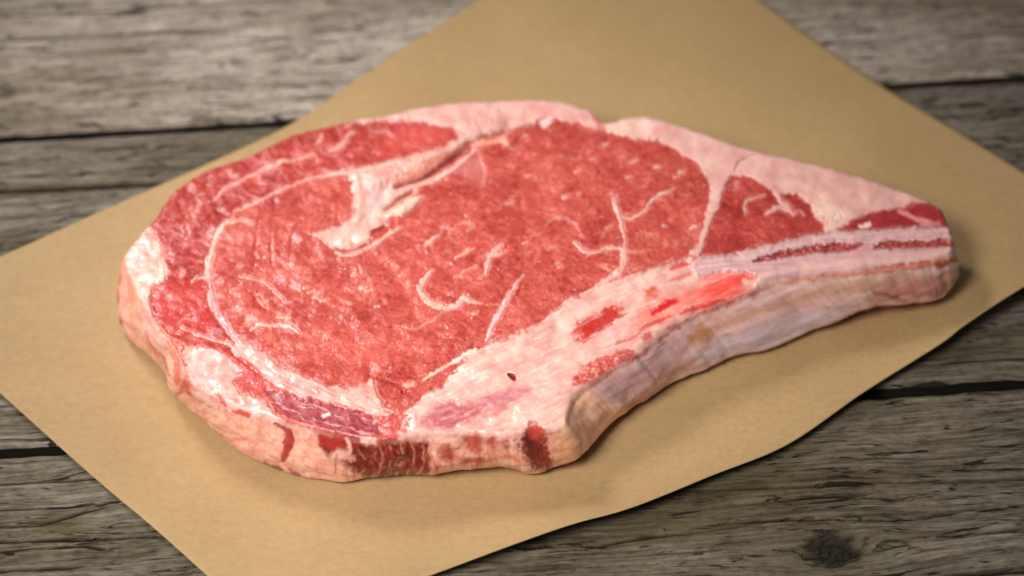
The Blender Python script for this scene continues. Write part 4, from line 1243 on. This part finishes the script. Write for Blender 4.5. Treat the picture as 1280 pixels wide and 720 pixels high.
steak = bpy.data.objects.new('rib_steak', None)
COL.objects.link(steak)
base = np.array([cen[0], cen[1], 0.0])
steak.location = base
steak['label'] = 'thick raw bone-in rib steak with pale fat lying on brown paper'
steak['category'] = 'steak'

made = {}
def build_part(i, parent):
    f = FACES[lab == i]
    if len(f) < 6: return
    u_, inv = np.unique(f, return_inverse=True)
    me = mesh_np(NAMES[i], VT[u_] - base, inv.reshape(-1, 4), [PM[i]], True, VN[u_])
    add_col(me, 'flesh', COLR[u_]); add_float(me, 'fatness', FAT[u_])
    o = obj(NAMES[i], me, parent)
    if NAMES[i] in LABELS: o['label'] = LABELS[NAMES[i]]
    made[i] = o
for i in range(len(NAMES)):
    if i not in SUB: build_part(i, steak)
for i in SUB: build_part(i, made[SUB[i]])
# underside
lastr = VT[NT + (RINGS - 1) * NL:][::6] - base
nb_ = len(lastr)
inner = lastr - outw[::6] * 0.005
inner[:, 2] = 0.0010
um = bpy.data.meshes.new('underside')
um.from_pydata([tuple(p) for p in np.concatenate([lastr, inner])], [], [(q, (q + 1) % nb_, nb_ + (q + 1) % nb_, nb_ + q) for q in range(nb_)] + [tuple(range(nb_, 2 * nb_))])
nb_ *= 2
um.materials.append(M_FAT)
add_col(um, 'flesh', np.tile(srgb(196, 90, 80), (nb_, 1))); add_float(um, 'fatness', np.zeros(nb_))
obj('underside', um, steak)

# loose shreds of fat and meat hanging from the lower edge
import bmesh
def shred(px, py, z, size, colr, seed):
    bm = bmesh.new()
    bmesh.ops.create_icosphere(bm, subdivisions=3, radius=1.0)
    v = np.array([q.co[:] for q in bm.verts])
    r = 1 + 0.45 * fbm(v[:, 0] * 1.4 + seed, v[:, 1] * 1.4 + v[:, 2], 3, seed)
    v = v * r[:, None] * np.array(size) / 1000
    for q, c_ in zip(bm.verts, v): q.co = c_
    me = bpy.data.meshes.new('fat_shred'); bm.to_mesh(me); bm.free()
    for p in me.polygons: p.use_smooth = True
    me.materials.append(M_FAT)
    nv_ = len(me.vertices)
    t_ = np.clip(0.5 + 0.9 * fbm(v[:, 0] * 500, v[:, 1] * 500 + seed, 2, seed + 3), 0, 1)[:, None]
    add_col(me, 'flesh', srgb(*colr)[None] * t_ + srgb(196, 96, 80)[None] * (1 - t_)); add_float(me, 'fatness', np.ones(nv_))
    o = obj('fat_shred', me, steak)
    o.location = at(np.array([px]), np.array([py]), np.array([z / 1000]))[0] - base
    o.rotation_euler = (0.3 * seed, 0.2 * seed, 0.9 * seed)

for a_ in ((1192, 345, 12, (1.8, 1.6, 3.2), (228, 178, 160), 2),):
    shred(*a_)
